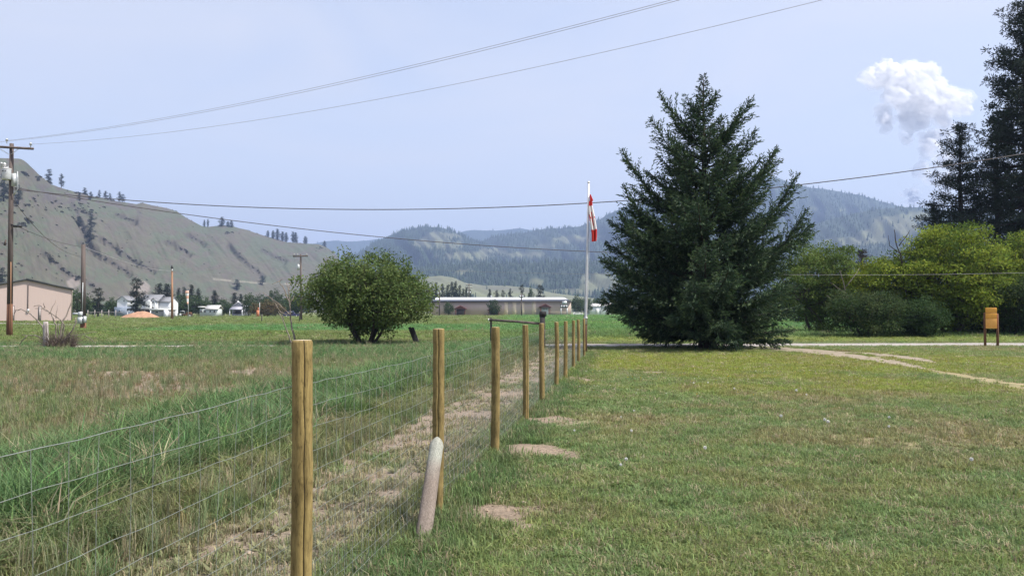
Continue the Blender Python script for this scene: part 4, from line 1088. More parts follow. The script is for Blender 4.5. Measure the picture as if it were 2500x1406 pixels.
# trees standing on the left hillside
LVv, LVpx, LVt, LVnt = LV
_hp = LVv[:, :LVnt].reshape(-1, 3); _hx, _hy = project(_hp)
def on_hill(px, py):
    return _hp[np.argmin((_hx - px) ** 2 + ((_hy - py) * 1.5) ** 2)].copy()
ridge_t = [(130, 413, 440, 20), (153, 424, 456, 13), (207, 458, 473, 13), (222, 468, 489, 12), (243, 464, 481, 9), (258, 466, 484, 12), (268, 472, 488, 9), (292, 468, 493, 11), (300, 474, 494, 13), (193, 472, 490, 10),
           (498, 537, 554, 6), (507, 535, 553, 6), (541, 530, 553, 14), (556, 540, 554, 8), (564, 538, 555, 9), (655, 563, 579, 7), (667, 563, 583, 9), (677, 559, 586, 12), (690, 566, 589, 12), (700, 568, 590, 9), (715, 566, 592, 11), (722, 568, 593, 10), (746, 577, 595, 10), (792, 588, 602, 8)]
ridge_l = ['tallest leftmost pine of the skyline, high on the hill shoulder', 'slim pine just right of the tallest skyline pine', 'squat round pine on the skyline where the slope eases', 'pine just below the skyline, right of the squat round one', 'tiny narrow skyline pine left of a close pair', 'left tree of a close pair on the middle skyline', 'right, smaller tree of a close pair on the middle skyline', 'left half of the twin pines right of the close pair', 'right half of the twin pines right of the close pair', 'faint pine below the skyline above the hill gully', 'left of two thin spires in the skyline notch', 'right of two thin spires in the skyline notch', 'rounded bigger conifer at the skyline notch', 'small conifer touching the rounded one at the notch', 'low conifer right of the rounded one at the notch', 'first conifer of the right-hand skyline row', 'second conifer of the right-hand skyline row', 'tallest conifer of the right-hand skyline row', 'conifer right of the tallest in the right-hand skyline row', 'small conifer in the gap of the right-hand skyline row', 'left of the joined pair ending the right-hand skyline row', 'right of the joined pair ending the right-hand skyline row', 'lone small conifer after the right-hand skyline row', 'last tiny conifer where the hill drops behind the bushy tree']
for i, (px, top, base, w) in enumerate(ridge_t):
    q = on_hill(px, base)
    far_tree('p' if i < 10 else 'c', px, top, w, q[1], ridge_l[i], 'pines along the hill skyline', base=q - [0, 0, .6])
for px, top, base, w, lab in [(8, 425, 492, 30, 'dark tree clump on the upper hill behind the transformer pole, left of it'), (46, 452, 500, 20, 'dark tree on the upper hill right of the transformer pole'), (193, 530, 556, 22, 'left of two dark pines in the hill gully'),
                              (223, 527, 558, 20, 'right of two dark pines in the hill gully'), (577, 683, 707, 20, 'small pine low on the hill below the pale track'), (641, 673, 695, 16, 'dark pine low on the hill at the pale track'),
                              (5, 655, 700, 26, 'dark tree on the lower hill at the left picture edge'), (220, 556, 590, 26, 'bushy tree in the hill gully below the two pines')]:
    q = on_hill(px, base); far_tree('p', px, top, w, q[1], lab, base=q - [0, 0, .6])
def hill_shrubs():
    r = np.random.default_rng(14); Q = []
    for g in GULLY:
        L_ = sum(math.hypot(b[0] - a[0], b[1] - a[1]) for a, b in zip(g[:-1], g[1:]))
        for k in range(int(L_ * .22)):
            s = r.uniform(0, len(g) - 1.001); i = int(s); f = s - i
            Q.append((g[i][0] * (1 - f) + g[i + 1][0] * f + r.normal(0, 2.0), g[i][1] * (1 - f) + g[i + 1][1] * f + r.normal(0, 1.6), r.uniform(.7, 2.3)))
    for k in range(60):
        Q.append((r.uniform(0, 300), 455 + r.uniform(0, 60) + .15 * r.uniform(0, 300), r.uniform(1.2, 3)))
    for k in range(200):
        Q.append((r.uniform(0, 760), r.uniform(470, 705), r.uniform(.5, 1.4)))
    for a, b, rx, ry, n in [(92, 437, 9, 5, 8), (122, 445, 8, 5, 8), (55, 425, 10, 5, 6), (60, 545, 14, 5, 10), (205, 470, 12, 4, 5), (560, 570, 20, 4, 6), (780, 606, 14, 5, 8)]:
        for k in range(n): Q.append((a + r.normal(0, rx * .6), b + r.normal(0, ry * .6), r.uniform(1.5, 3.2)))
    V = np.array([on_hill(a, b) for a, b, c in Q]); s = np.array([c for a, b, c in Q]); n = len(V)
    def shrub(seed):
        rr = np.random.default_rng(seed); D = rand_unit(rr, 90); D[:, 2] = np.abs(D[:, 2]) * .8
        Vv, F = leaves(D * .45, unit(D + rr.normal(0, .6, D.shape)), perp(rr, D), np.full(90, .5), np.full(90, .32))
        return mk_mesh('shrub_leafage', Vv, [F], [M['forest']], col=np.repeat(rr.uniform(.7, 1.3, (90, 1)), 4, 0) * np.ones((1, 3)))
    w = s * r.uniform(.9, 1.5, n)
    scatter('hill_shrubs', [shrub(i) for i in range(3)], V - [0, 0, .2], np.stack([0 * s, 0 * s, r.uniform(0, 6, n)], -1), np.stack([w, w, s], -1), r.integers(0, 3, n),
            np.ones((n, 1)) * np.array((.080, .080, .064)) * r.uniform(.7, 1.3, (n, 1)), 'dark scrub in the gullies and ledges of the grassy hill', 'scrub')
hill_shrubs()
# ================================================================== wire fence
FP = [(738, 830, .0500), (1067, 802, .0480), (1207, 798, .0510), (1282, 793, .0480), (1322, 789, .0500), (1356, 786, .0500), (1378, 784, .0480), (1398, 782, .0490), (1410, 780, .0490), (1424, 778, .0470)]
def post_mesh(r, H, rad, crack, seed):
    rg = np.random.default_rng(seed); n = 28
    zs = np.concatenate([[-.3], np.linspace(0, H - .012, 22), [H]])
    th = np.arange(n) / n * 2 * np.pi
    ov = 1 + .05 * np.cos(2 * th + rg.uniform(0, 6)) + .02 * np.cos(3 * th + rg.uniform(0, 6))
    V = []
    bend = rg.normal(0, .008, 2)
    for k, z in enumerate(zs):
        rr = rad * ov * (1 + .02 * rg.normal()) * (1.03 - .05 * z / H) * (.93 if k == len(zs) - 1 else 1)
        ring = np.stack([rr * np.cos(th), rr * np.sin(th), np.full(n, z)], -1)
        if crack is not None:
            q = int(round(crack / (2 * np.pi) * n + .35 * math.sin(k * .9))) % n
            q = int(round(crack / (2 * np.pi) * n)) % n
            ring[q, :2] *= .80 if k > 0 else 1
            d = .0035 * math.sin(k * 1.7 + seed)
            ring[(q - 1) % n, :2] = ring[q, :2] / .80 * (1 if k > 0 else .80) + np.array([-math.sin(th[q]), math.cos(th[q])]) * (-.0022 + d * .3)
            ring[(q + 1) % n, :2] = ring[q, :2] / .80 * (1 if k > 0 else .80) + np.array([-math.sin(th[q]), math.cos(th[q])]) * (.0022 + d * .3)
        ring[:, :2] = ring[:, :2] @ np.array([[math.cos(.05 * math.sin(k * 1.3 + seed)), math.sin(.05 * math.sin(k * 1.3 + seed))], [-math.sin(.05 * math.sin(k * 1.3 + seed)), math.cos(.05 * math.sin(k * 1.3 + seed))]])
        ring[:, :2] += bend * math.sin(z / H * 3)
        V.append(ring)
    K = len(zs); V = np.concatenate(V + [np.array([[bend[0] * math.sin(3), bend[1] * math.sin(3), H + .002]])])
    i = np.arange(K - 1)[:, None] * n; j = np.arange(n)[None]; j2 = (j + 1) % n
    F = np.stack([i + j, i + j2, i + n + j2, i + n + j], -1).reshape(-1, 4)
    mi = np.zeros(len(F), int)
    if crack is not None:
        q = int(round(crack / (2 * np.pi) * n)) % n
        f = np.arange(len(F)) % n
        mi[(f == q) | (f == (q - 1) % n)] = 2
    T = np.array([[(K - 1) * n + q, (K - 1) * n + (q + 1) % n, K * n] for q in range(n)])
    return mk_mesh('post', V, [F, T], [M['post'], M['post_end'], M['crack']], np.concatenate([mi, np.full(n, 1)]), smooth_=True)
def build_fence():
    ds = [3215.5 / (1530 - px) for px, _, _ in FP]
    t = thing('wire_fence', 'wire mesh fence on round brown wooden posts running away from the camera', 'fence', (fence_x(ds[0]), ds[0], 0))
    base = np.array([fence_x(ds[0]), ds[0], 0])
    for i, ((px, top, rad), d) in enumerate(zip(FP, ds)):
        H = ZP(top, d)
        me = post_mesh(None, H, rad, {0: -1.12, 1: -1.62, 3: -1.2}.get(i), 100 + i)
        o = obj('post', me, t, loc=np.array([fence_x(d), d, 0]) - base, rot=(0.006 * math.sin(i * 2.1), 0.008 * math.sin(i * 1.3), 0))
    # line wires, stapled to the field side of the posts
    rg = np.random.default_rng(9)
    yy = np.arange(.9, 31.2, .16); off = -.056
    zs = [1.375, 1.25, 1.13, 1.01, .90, .79, .69, .59, .49, .40, .31, .22, .13, .05]
    kn = ds + [1.0]
    def wz(z, y):
        u = (y - 4.06) / 2.92; sag = .018 * np.sin(np.pi * (u % 1)) if z > .3 else 0
        return z - sag
    Z = []
    for k, z in enumerate(zs):
        w = (fbm(yy * 1.1, yy * 0 + k * 5, 200, 3) - .5) * .035 + rg.normal(0, .0025, len(yy))
        zz = wz(z, yy) + w * (1 if k else .8); Z.append(zz)
        xx = fence_x(yy) + off + (fbm(yy * .9, yy * 0 + k * 3, 210, 2) - .5) * .03
        V, F, T = tube(np.stack([xx, yy, zz], -1) - base, .0016 if k == 0 else .0012, 4, False)
        obj('line_wire', mk_mesh('line_wire', V, [F], [M['wire']], smooth_=True), t)
    Z = np.array(Z)
    mb = MB()
    def stays(step, ztop, rad, nseg):
        for y in np.arange(.95, 31.1, step):
            x = fence_x(y) + off; yj = y + rg.normal(0, .004)
            zt = np.interp(yj, yy, Z[0]) if ztop is None else ztop + rg.normal(0, .004)
            pts = [[x + rg.normal(0, .004), yj + rg.normal(0, .004), z] for z in np.linspace(.02, zt, nseg)]
            mb.tube(np.array(pts) - base, rad, 3, 0, False)
    stays(.15, None, .0011, 6)
    stays(.05, .62, .0008, 3)
    o = mb.build('mesh_stays', M['stay'], t); tag(o, kind='stuff')
    # old strainer post lashed behind the second post is not built: only what shows
build_fence()

# leaning weathered brace against the second post
def build_brace():
    a = np.array([*G(1031, 1328)[:2], 0.0]); top = P(1068, 1072, 6.74)
    ax = top - a; L_ = np.linalg.norm(ax); z = ax / L_; x = unit(np.cross([0, 1.0, 0.0], z)); y = np.cross(z, x)
    rg = np.random.default_rng(3); n = 20; th = np.arange(n) / n * 2 * np.pi
    ss = np.array([-.06, 0, .1, .25, .4, .55, .7, .8, .88, .93, .95, .97, .985, .997, 1.004])
    V = []
    for s in ss:
        k = 1.0 if s < .93 else math.sqrt(max(1 - ((s - .93) / .076) ** 2, .004))
        rr = .060 * (1 + .012 * rg.normal()) * (1.06 - .12 * s)
        cx = rr * np.cos(th) * k; cy = rr * np.sin(th) * .8
        if s > .9: cy = np.minimum(cy, cy * 0 + .05) * (1 - .3 * (1 - k))
        V.append(a + z * s * L_ + cx[:, None] * x + cy[:, None] * y)
    K = len(ss); V = np.concatenate(V)
    i = np.arange(K - 1)[:, None] * n; j = np.arange(n)[None]; j2 = (j + 1) % n
    F = np.stack([i + j, i + j2, i + n + j2, i + n + j], -1).reshape(-1, 4)
    V = np.concatenate([V, [V[-n:].mean(0)]]); T = np.array([[(K - 1) * n + q, (K - 1) * n + (q + 1) % n, K * n] for q in range(n)])
    h = np.clip(((V - a) @ z) / L_, 0, 1); nz = fbm(((V - a) @ x) * 60, h * 6, 4)
    c = mix(np.array((.178, .146, .122)), np.array((.255, .258, .220)), smooth(.62, .78, h + (nz - .5) * .12))
    c = mix(c, np.array((.17, .12, .10)), smooth(.08, 0, np.abs(h - .68)) * .4) * (.8 + .4 * nz)[:, None]
    M['brace'] = attr_mat('weathered_brace', .9, .34, 90, .7, .006, stretch=(1, 1, .04))
    t = thing('brace_post', 'weathered pinkish grey round-topped post leaning against the second fence post', 'post', a)
    obj('shaft', mk_mesh('shaft', V - a, [F, T], [M['brace']], col=c, smooth_=True), t)
    cb = MB(); fr = unit(np.array([-.25, -1, .2])); 
    p = [a + z * s * L_ - x * .028 * 1.0 - y * .0 - np.array([0, .0365, -.004]) + np.array([.004 * math.sin(s * 9), 0, 0]) for s in np.linspace(.02, .9, 9)]
    cb.tube(np.array(p) - a, [.0012] + [.0026] * 7 + [.001], 4); cb.build('crack', M['crack'], t)
    nb = MB(); q = top - np.array([0, .043, .045]); nb.tube(np.array([q, q + [0, -.018, .004]]) - a, [.009, .009], 8); nb.build('bolt_head', M['metal'], t)
build_brace()

# ================================================================== small things on the lawn
def build_stone():
    g = G(1281, 1234); rg = np.random.default_rng(4)
    import bmesh
    bm = bmesh.new(); bmesh.ops.create_icosphere(bm, subdivisions=3, radius=1); me = bpy.data.meshes.new('stone'); bm.to_mesh(me); bm.free()
    v = np.array([q.co for q in me.vertices]); v *= (1 + .28 * (fbm(v[:, 0] * 1.6 + 3, v[:, 1] * 1.6 + v[:, 2], 6)[:, None] - .5))
    v *= [.034, .026, .021]; me.vertices.foreach_set('co', v.ravel().astype(np.float32))
    me.materials.append(solid('river_stone', (.42, .34, .25), (.28, .22, .16), 30, .8, .3)); me.polygons.foreach_set('use_smooth', np.ones(len(me.polygons), bool))
    o = obj('stone', me, loc=(g[0], g[1], .022), rot=(0, .3, .5)); tag(o, 'egg-shaped tan stone on the bare soil patch right of the leaning brace', 'stone')
build_stone()
def build_dandelions():
    rg = np.random.default_rng(5)
    stem = MB(); stem.tube([[0, 0, -.02], [.004, 0, .06], [0, .005, .115]], .0022, 5); sm = stem.mesh('stem', [solid('flower_stem', (.16, .2, .07), (.12, .14, .05), 10, .7)])
    D = rand_unit(rg, 260); S = perp(rg, D)
    V, F = leaves(D * .004, D, S, np.full(260, .021), np.full(260, .0055)); V += [0, .005, .12]
    hm = mk_mesh('seed_head', V, [F], [solid('dandelion_down', (.9, .89, .86), (.8, .79, .76), 40, .9)])
    pts = [(1944, 961, 'pair-topped white dandelion clock nearest below the two-track start', 1.25), (1969, 966, 'smaller dandelion clock just right of the bright one on the far lawn', .8), (1907, 1026, 'white dandelion clock alone above the brown lawn patch', 1.1),
           (2013, 1034, 'left of two touching dandelion clocks', 1.0), (2021, 1041, 'right of two touching dandelion clocks', 1.1), (2171, 1026, 'upper of two dandelion clocks on the right lawn', .9), (2171, 1049, 'lower of two dandelion clocks on the right lawn', .85),
           (2373, 1137, 'white dandelion clock farthest right on the near lawn', 1.0), (1528, 1134, 'brighter dandelion clock on the lawn right of the third fence post', .9), (1515, 1145, 'dull dandelion clock just left below the brighter one', .75),
           (1541, 1060, 'dandelion clock on the middle lawn in line with the spruce left edge', .85), (1516, 1022, 'small dandelion clock on the left lawn', .7), (1402, 1056, 'small dandelion clock right of the far soil patch', .7), (1722, 1107, 'dandelion clock at the edge of the brown lawn patch', 1.0),
           (1693, 937, 'far small dandelion clock, left of a pair', .85), (1729, 936, 'far small dandelion clock, right of a pair', .85), (1793, 953, 'far dandelion clock below the spruce right side', 1.0), (1547, 1005, 'tiny dandelion clock on the left lawn', .65)]
    for px, py, lab, sc in pts:
        g = G(px, py + 7)
        t = thing('dandelion', lab, 'dandelion', (g[0], g[1], 0), rg.uniform(0, 6), 'dandelion clocks on the lawn', sc * .9)
        obj('stem', sm, t); obj('seed_head', hm, t)
    # countless small pale flowers towards the spruce
    x, y = sample_ground(rg, 2600, 16, 44, 1.0)
    k = (x - fence_x(y) > .2) & ~on_road(x, y) & (fbm(x * .5, y * .5, 91) > .5); x, y = x[k], y[k]; n = len(x)
    D = rand_unit(rg, 24); D[:, 2] = np.abs(D[:, 2]); V, F = leaves(D * .002, unit(D), perp(rg, unit(D)), np.full(24, .016), np.full(24, .008)); V += [0, 0, .075]
    fm = mk_mesh('floret', V, [F], [M['blade']], col=np.ones((len(V), 3)))
    T = np.where(rg.uniform(0, 1, (n, 1)) < .6, np.array([[.62, .6, .5]]), np.array([[.55, .42, .06]]))
    s = rg.uniform(.6, 1.2, n)
    scatter('lawn_flowers', [fm], np.stack([x, y, 0 * x], -1), np.zeros((n, 3)), np.stack([s, s, s], -1), np.zeros(n), T, 'tiny pale and yellow flowers dotted over the far lawn', 'flowers')
build_dandelions()

# ================================================================== flagpole and flag
def build_flag():
    g = G(1428.5, 863); Y = g[1]
    t = thing('flagpole', 'tall white metal flagpole on a dark brown wooden post at the fence end', 'flagpole', (g[0], Y, 0))
    top = P(1437, 448, Y) - g; mid = P(1430, 772, Y) - g
    b = MB(); b.tube([mid - (top - mid) * .06, mid, (mid * .5 + top * .5), top], [.062, .060, .048, .034], 12); b.build('pole', M['steel'], t, True)
    b = MB(); b.tube([top, top + [0, 0, .03], top + [0, 0, .07], top + [0, 0, .09]], [.03, .055, .045, .01], 10); b.build('finial', M['white'], t, True)
    b = MB(); b.tube([[.0, .03, -.3], [.0, .03, .7], mid + [-.0, .05, .06]], [.09, .085, .08], 12); b.build('support_post', M['pole_red'] if False else solid('dark_stained_wood', (.10, .055, .035), (.05, .028, .02), 10, .85, .4, (1, 1, .1)), t, True)
    b = MB(); b.tube([mid + [0, -.0, -.10], mid + [0, 0, -.04]], [.085, .085], 12); b.build('clamp', M['metal'], t, True)
    b = MB(); rope = curve3(top + [.04, -.03, -.1], (top + mid) / 2 + [.09, -.05, -.8], mid + [.06, -.05, .1], 12); b.tube(rope, .006, 4); b.build('halyard', M['white'], t)
    # the flag hangs fly-end down, pleated
    a0 = P(1438.5, 474, Y); H = (590 - 474) / F_PX * Y
    n, m = 60, 56
    f = np.linspace(0, 1, n)[:, None]; h = np.linspace(0, 1, m)[None]
    width = np.interp(f, [0, .12, .45, .75, 1], [.06, .20, .40, .40, .34])
    ph = h * 2 * np.pi * 1.7 + f * 1.3
    X = .02 + width * (h * .62 + .20 * np.sin(ph)) - .07 * np.sin(f * 5) * (f > .15)
    Yd = width * (.42 * np.cos(ph)) - .05
    Zd = -f * H - .05 * h * (1 - f) - .02 * np.sin(ph * .5)
    V = np.stack([X + 0 * f, Yd + 0 * f, Zd + 0 * h], -1)
    leaf = np.array([(0, .50), (.10, .33), (.20, .38), (.15, .12), (.27, .22), (.31, .14), (.46, .17), (.42, .03), (.49, -.01), (.25, -.21), (.27, -.29), (.03, -.26), (.03, -.50), (0, -.50)])
    leaf = np.concatenate([leaf, leaf[::-1][1:-1] * [-1, 1]])
    fx = (f - .5) / .5 * 1.35 + 0 * h; hy = (.5 - h) * 1.5 + 0 * f       # leaf lies in the middle half of the fly
    ins = np.zeros((n, m), bool); Pq = leaf * [1.0, 1.0]
    for k in range(len(Pq)):
        x0, y0 = Pq[k]; x1, y1 = Pq[(k + 1) % len(Pq)]
        cond = ((y0 > hy) != (y1 > hy)); xi = (x1 - x0) * (hy - y0) / ((y1 - y0) + 1e-9) + x0
        ins ^= cond & (fx < xi)
    red = (f < .25) | (f > .75) | ins
    c = np.where(red[..., None], np.array((.62, .05, .045)), np.array((.80, .78, .77))).reshape(-1, 3)
    i = np.arange(n - 1)[:, None] * m; j = np.arange(m - 1)[None]
    F = np.stack([i + j, i + j + 1, i + m + j + 1, i + m + j], -1).reshape(-1, 4)
    M['cloth'] = attr_mat('flag_cloth', .8, translucent=.25)
    o = obj('flag', mk_mesh('flag', V.reshape(-1, 3), [F], [M['cloth']], col=c, smooth_=True), loc=a0); tag(o, 'limp red and white flag with a red leaf hanging from the flagpole', 'flag')
build_flag()

# ================================================================== notice board
def build_board():
    g = G(2421, 846); Y = g[1]; k = Y / F_PX
    t = thing('notice_board', 'orange wooden notice board on two dark posts beside the driveway', 'notice board', (g[0], Y, 0), math.radians(-24))
    M['orange'] = solid('orange_board', (.80, .40, .075), (.66, .30, .055), 7, .65, .2, (1, 1, 4))
    M['orange2'] = solid('orange_board_worn', (.72, .32, .07), (.80, .44, .12), 9, .65, .2, (1, 1, 2))
    M['stained'] = solid('stained_post', (.17, .085, .045), (.09, .045, .028), 12, .8, .3, (1, 1, .15))
    for x in (-.27, .27):
        b = MB(); h = 1.66 if x < 0 else 1.62; b.tube([[x, .06, -.3], [x, .06, .8], [x, .06, h], [x, .06, h + .02]], [.062, .06, .056, .03], 14); b.build('post', M['stained'], t, True)
    zz = [(.90, 1.385, 'orange2'), (1.40, 1.665, 'orange'), (1.68, 1.93, 'orange')]
    for z0, z1, m in zz:
        b = MB(); b.box(-.245, .245, -.045, -.005, z0, z1); o = b.build('board', M[m], t)
        bv = o.modifiers.new('edge', 'BEVEL'); bv.width = .008; bv.segments = 2
    b = MB(); b.box(-.24, .24, -.002, .03, .93, 1.90); b.build('back_panel', M['stained'], t)
    b = MB(); b.box(.248, .275, -.03, .02, .9, 1.62); b.build('side_batten', solid('red_batten', (.30, .07, .03), None, 6, .8), t)
build_board()

# ================================================================== old posts in the field
def build_field_posts():
    g = G(112, 851); t = thing('old_post', 'split grey weathered post in front of the dead bush', 'post', g)
    b = MB(); b.tube([[0, 0, -.2], [.0, 0, .5], [-.02, 0, 1.05], [-.025, 0, 1.27]], [.13, .125, .115, .10], 9); b.build('shaft', M['grey_wood'], t)
    b = MB(); b.tube([[.075, -.09, .02], [.07, -.1, .6], [.05, -.09, 1.2]], [.012, .014, .01], 4); b.build('split', M['crack'], t)
    g = G(1019, 840); t = thing('leaning_timber', 'thick black timber leaning left beside the bushy tree', 'timber', g)
    th = -.36; R = [[math.cos(th), 0, math.sin(th)], [0, 1, 0], [-math.sin(th), 0, math.cos(th)]]
    b = MB(); b.box(-.15, .13, -.09, .09, -.25, .93, R=R); o = b.build('timber', M['black_wood'], t); bv = o.modifiers.new('edge', 'BEVEL'); bv.width = .02; bv.segments = 2
    b = MB(); b.box(-.155, -.02, -.06, .06, .93, 1.0, R=R); b.build('broken_end', M['black_wood'], t)
    Y = 36.0; g = GX(1325, Y); t = thing('rail_brace', 'old horizontal rail between a thin stake and a charred post beyond the fence', 'fence brace', g)
    b = MB(); b.box(-.13, .10, -.1, .1, -.2, 1.52); b.box(-.15, .16, -.11, .11, 1.52, ZP(760, Y)); b.build('charred_post', M['black_wood'], t)
    a = P(1193, 780.5, Y) - g; c = P(1321, 790, Y) - g
    b = MB(); b.tube([a, (a + c) / 2 + [0, 0, .012], c], [.052, .055, .06], 10); b.build('rail', M['pole'], t, True)
    b = MB(); b.tube([[a[0] + .12, .06, -.2], [a[0] + .1, .06, a[2] + .08]], [.045, .045], 8); b.build('stake', M['black_wood'], t, True)
    b = MB(); b.tube([a - [.02, 0, 0], a + [.02, 0, 0]], [.05, .058], 10); b.build('rail_end', M['white'], t)
    for px, top, base, lab in [(639, 769, 783, 'tiny dark stake in the pasture left of the dead saplings'), (731, 762, 787, 'dark stake in the pasture just left of the bushy tree')]:
        Y = 130.0; g = GX(px, Y); t = thing('stake', lab, 'stake', g, 0, 'stakes in the far pasture')
        b = MB(); b.tube([[0, 0, -.2], [.05, 0, ZP(top, Y)]], [.09, .07], 6); b.build('shaft', M['black_wood'], t)
        b = MB(); b.tube([[.04, 0, ZP(top, Y) - .12], [.05, 0, ZP(top, Y) + .02]], [.10, .09], 6); b.build('cap', M['grey_wood'], t)
build_field_posts()

# ================================================================== utility poles and lines
def insulator(b, p, s=1.0):
    p = np.array(p); b.tube([p, p + [0, 0, .12 * s], p + [0, 0, .13 * s], p + [0, 0, .19 * s], p + [0, 0, .20 * s], p + [0, 0, .27 * s]], np.array([.02, .02, .07, .055, .075, .03]) * s, 8)
POLE = {}
def build_poles():
    Y = 55.0; g = P(23, 822, Y); g[2] = 0; k = Y / F_PX
    t = thing('utility_pole', 'tall dark utility pole with crossarm and grey transformer at the left edge', 'utility pole', g)
    top = P(28.5, 351, Y) - g; lo = P(24, 742, Y) - g
    b = MB(); b.tube([lo, (lo + top) / 2, top], [.18, .155, .13], 14); b.build('pole', M['pole'], t, True)
    b = MB(); b.tube([[0, 0, -.4], lo], [.20, .181], 14); b.build('pole_butt', M['pole_red'], t, True)
    z = top[2]; A = lambda px, py: P(px, py, Y) - g
    b = MB(); l, r_ = A(-30, 358.5), A(86, 365)
    b.tube([l + [0, -.2, 0], r_ + [0, -.2, 0]], [.085, .085], 4); b.build('crossarm', M['pole'], t)
    for sx in (-1, 1):
        b = MB(); b.tube([A(28 + sx * 22, 366) + [0, -.22, 0], A(28 + sx * 3, 378) + [0, -.18, 0]], .02, 5); b.build('arm_brace', M['metal'], t)
    for px, py in [(21, 352), (79, 362), (-14, 357)]:
        b = MB(); insulator(b, A(px, py) + [0, -.2, 0], 1.25); b.build('insulator', M['metal'], t, True)
    c = A(26.5, 428) + [0, -.46, 0]
    b = MB(); b.tube([c + [0, 0, -.38], c + [0, 0, -.36], c + [0, 0, .30], c + [0, 0, .33]], [.26, .275, .275, .27], 20); tr = b.build('transformer', M['metal'], t, True)
    b = MB(); b.tube([c + [0, 0, .33], c + [0, 0, .37], c + [0, 0, .42]], [.295, .295, .08], 20); b.build('lid', M['white'], tr, True)
    for dx in (-.15,):
        b = MB(); insulator(b, c + [dx, 0, .36], 1.5); b.build('bushing', M['white'], tr, True)
    b = MB()
    for dx in (-.10, 0, .11): b.tube([c + [dx, -.272, .22], c + [dx * 1.05, -.285, .13]], [.03, .022], 6)
    b.build('terminal', M['black'], tr)
    b = MB(); b.box(-.13, .13, -.1, .1, -.45, .42, t=A(39, 440) + [0, -.2, 0]); b.build('cutout_box', M['metal'], t)
    b = MB(); b.tube([A(47, 420) + [0, -.2, 0], A(50, 440) + [0, -.3, 0], A(48, 462) + [0, -.2, 0], A(36, 478) + [0, -.15, 0]], .03, 6); b.build('drip_loop', M['metal'], t, True)
    b = MB(); insulator(b, A(8, 412) + [0, -.2, 0], 1.5); b.tube([A(8, 412) + [0, -.2, 0], A(24, 408) + [0, -.1, 0]], .025, 5); b.build('arrester', M['metal'], t)
    b = MB(); b.box(-.25, .25, -.1, .1, -.07, .07, t=A(45, 553) + [0, -.1, 0]); b.tube([A(28, 548) + [0, -.1, 0], A(40, 552) + [0, -.1, 0]], .04, 6); b.build('street_lamp', M['black'], t)
    b = MB(); b.tube([A(18, 585) + [0, -.16, 0], A(15, 600) + [0, -.17, 0]], [.05, .07], 6); b.build('guard', M['pole'], t)
    b = MB(); b.tube([A(31, 640) + [0, -.2, 0], A(31.5, 815) + [0, -.24, 0]], .03, 5); b.build('ground_conduit', M['pole_tan'], t)
    POLE['A'] = dict(c=A(21, 345) + g + [0, -.2, 0], r=A(79, 354) + g + [0, -.2, 0], l=A(-14, 350) + g + [0, -.2, 0], mid=A(33, 462) + g, low=A(45, 553) + g + [0, -.1, 0], tr=A(34, 490) + g)
    # pole with meter boxes
    g = G(203, 804); Y = g[1]; k = Y / F_PX; A = lambda px, py: P(px, py, Y) - g
    t = thing('utility_pole', 'bare-topped utility pole with grey meter boxes near its foot', 'utility pole', g)
    top = A(203.5, 597); b = MB(); b.tube([[0, 0, .75], top], [.24, .19], 12); b.build('pole', M['pole'], t, True)
    b = MB(); b.tube([[0, 0, -.4], [0, 0, .75]], [.29, .265], 12); b.build('pole_butt', M['pole_red'], t, True)
    for x0, x1, y0, y1, m in [(197, 205, 761, 773, 'metal'), (195, 206, 774, 790, 'metal'), (209, 214, 772, 788, 'metal'), (206, 209, 771, 789, 'black')]:
        p, q = A(x0, y1), A(x1, y0); b = MB(); b.box(p[0], q[0], -.46 if m == 'metal' else -.30, -.18, p[2], q[2]); b.build('meter_box', M[m], t)
    b = MB(); b.tube([A(182, 766) + [0, -.3, 0], A(200, 766) + [0, -.3, 0]], .10, 8); b.build('conduit_elbow', M['metal'], t, True)
    b = MB(); b.tube([A(204, 760) + [0, -.22, 0], A(205, 690) + [0, -.2, 0]], .035, 6); b.build('riser', M['metal'], t)
    POLE['B'] = dict(t=A(202, 602) + g, u=A(200, 626) + g)
    # tan pole
    Y = 168.0; g = GX(421, Y); A = lambda px, py: P(px, py, Y) - g
    t = thing('utility_pole', 'slender reddish tan pole with a black knob on top, left of the windsock', 'utility pole', g)
    b = MB(); b.tube([[0, 0, -.4], A(420, 657)], [.27, .18], 10); b.build('pole', M['pole_tan'], t, True)
    b = MB(); b.tube([A(420, 657), A(420, 653), A(419.5, 648)], [.20, .27, .10], 8); b.build('pole_cap', M['black'], t, True)
    b = MB(); b.tube([A(421.5, 657) + [0, -.2, 0], A(421.5, 662) + [0, -.2, 0]], .14, 6); b.build('bracket', M['metal'], t)
    POLE['C'] = dict(t=A(419, 661) + g)
    # distant crossarm pole
    Y = 150.0; g = GX(736, Y); A = lambda px, py: P(px, py, Y) - g
    t = thing('utility_pole', 'distant utility pole with a straight crossarm and small transformer, left of the bushy tree', 'utility pole', g)
    b = MB(); b.tube([[0, 0, -.4], A(734, 621)], [.20, .15], 10); b.build('pole', M['pole'], t, True)
    b = MB(); b.tube([A(716, 626) + [0, -.2, 0], A(752, 625) + [0, -.2, 0]], [.13, .13], 4); b.build('crossarm', M['pole'], t)
    for px in (719, 727, 749):
        b = MB(); insulator(b, A(px, 625) + [0, -.2, 0], 1.6); b.build('insulator', M['metal'], t)
    c = A(729, 653) + [0, -.2, 0]; b = MB(); b.tube([c + [0, 0, -.5], c + [0, 0, .5], c + [0, 0, .6]], [.24, .24, .1], 12); b.build('transformer', M['metal'], t, True)
    b = MB(); b.tube([A(729, 645), A(735, 645)], .05, 5); b.build('bracket', M['pole'], t)
    POLE['D'] = dict(t=A(719, 622) + g)
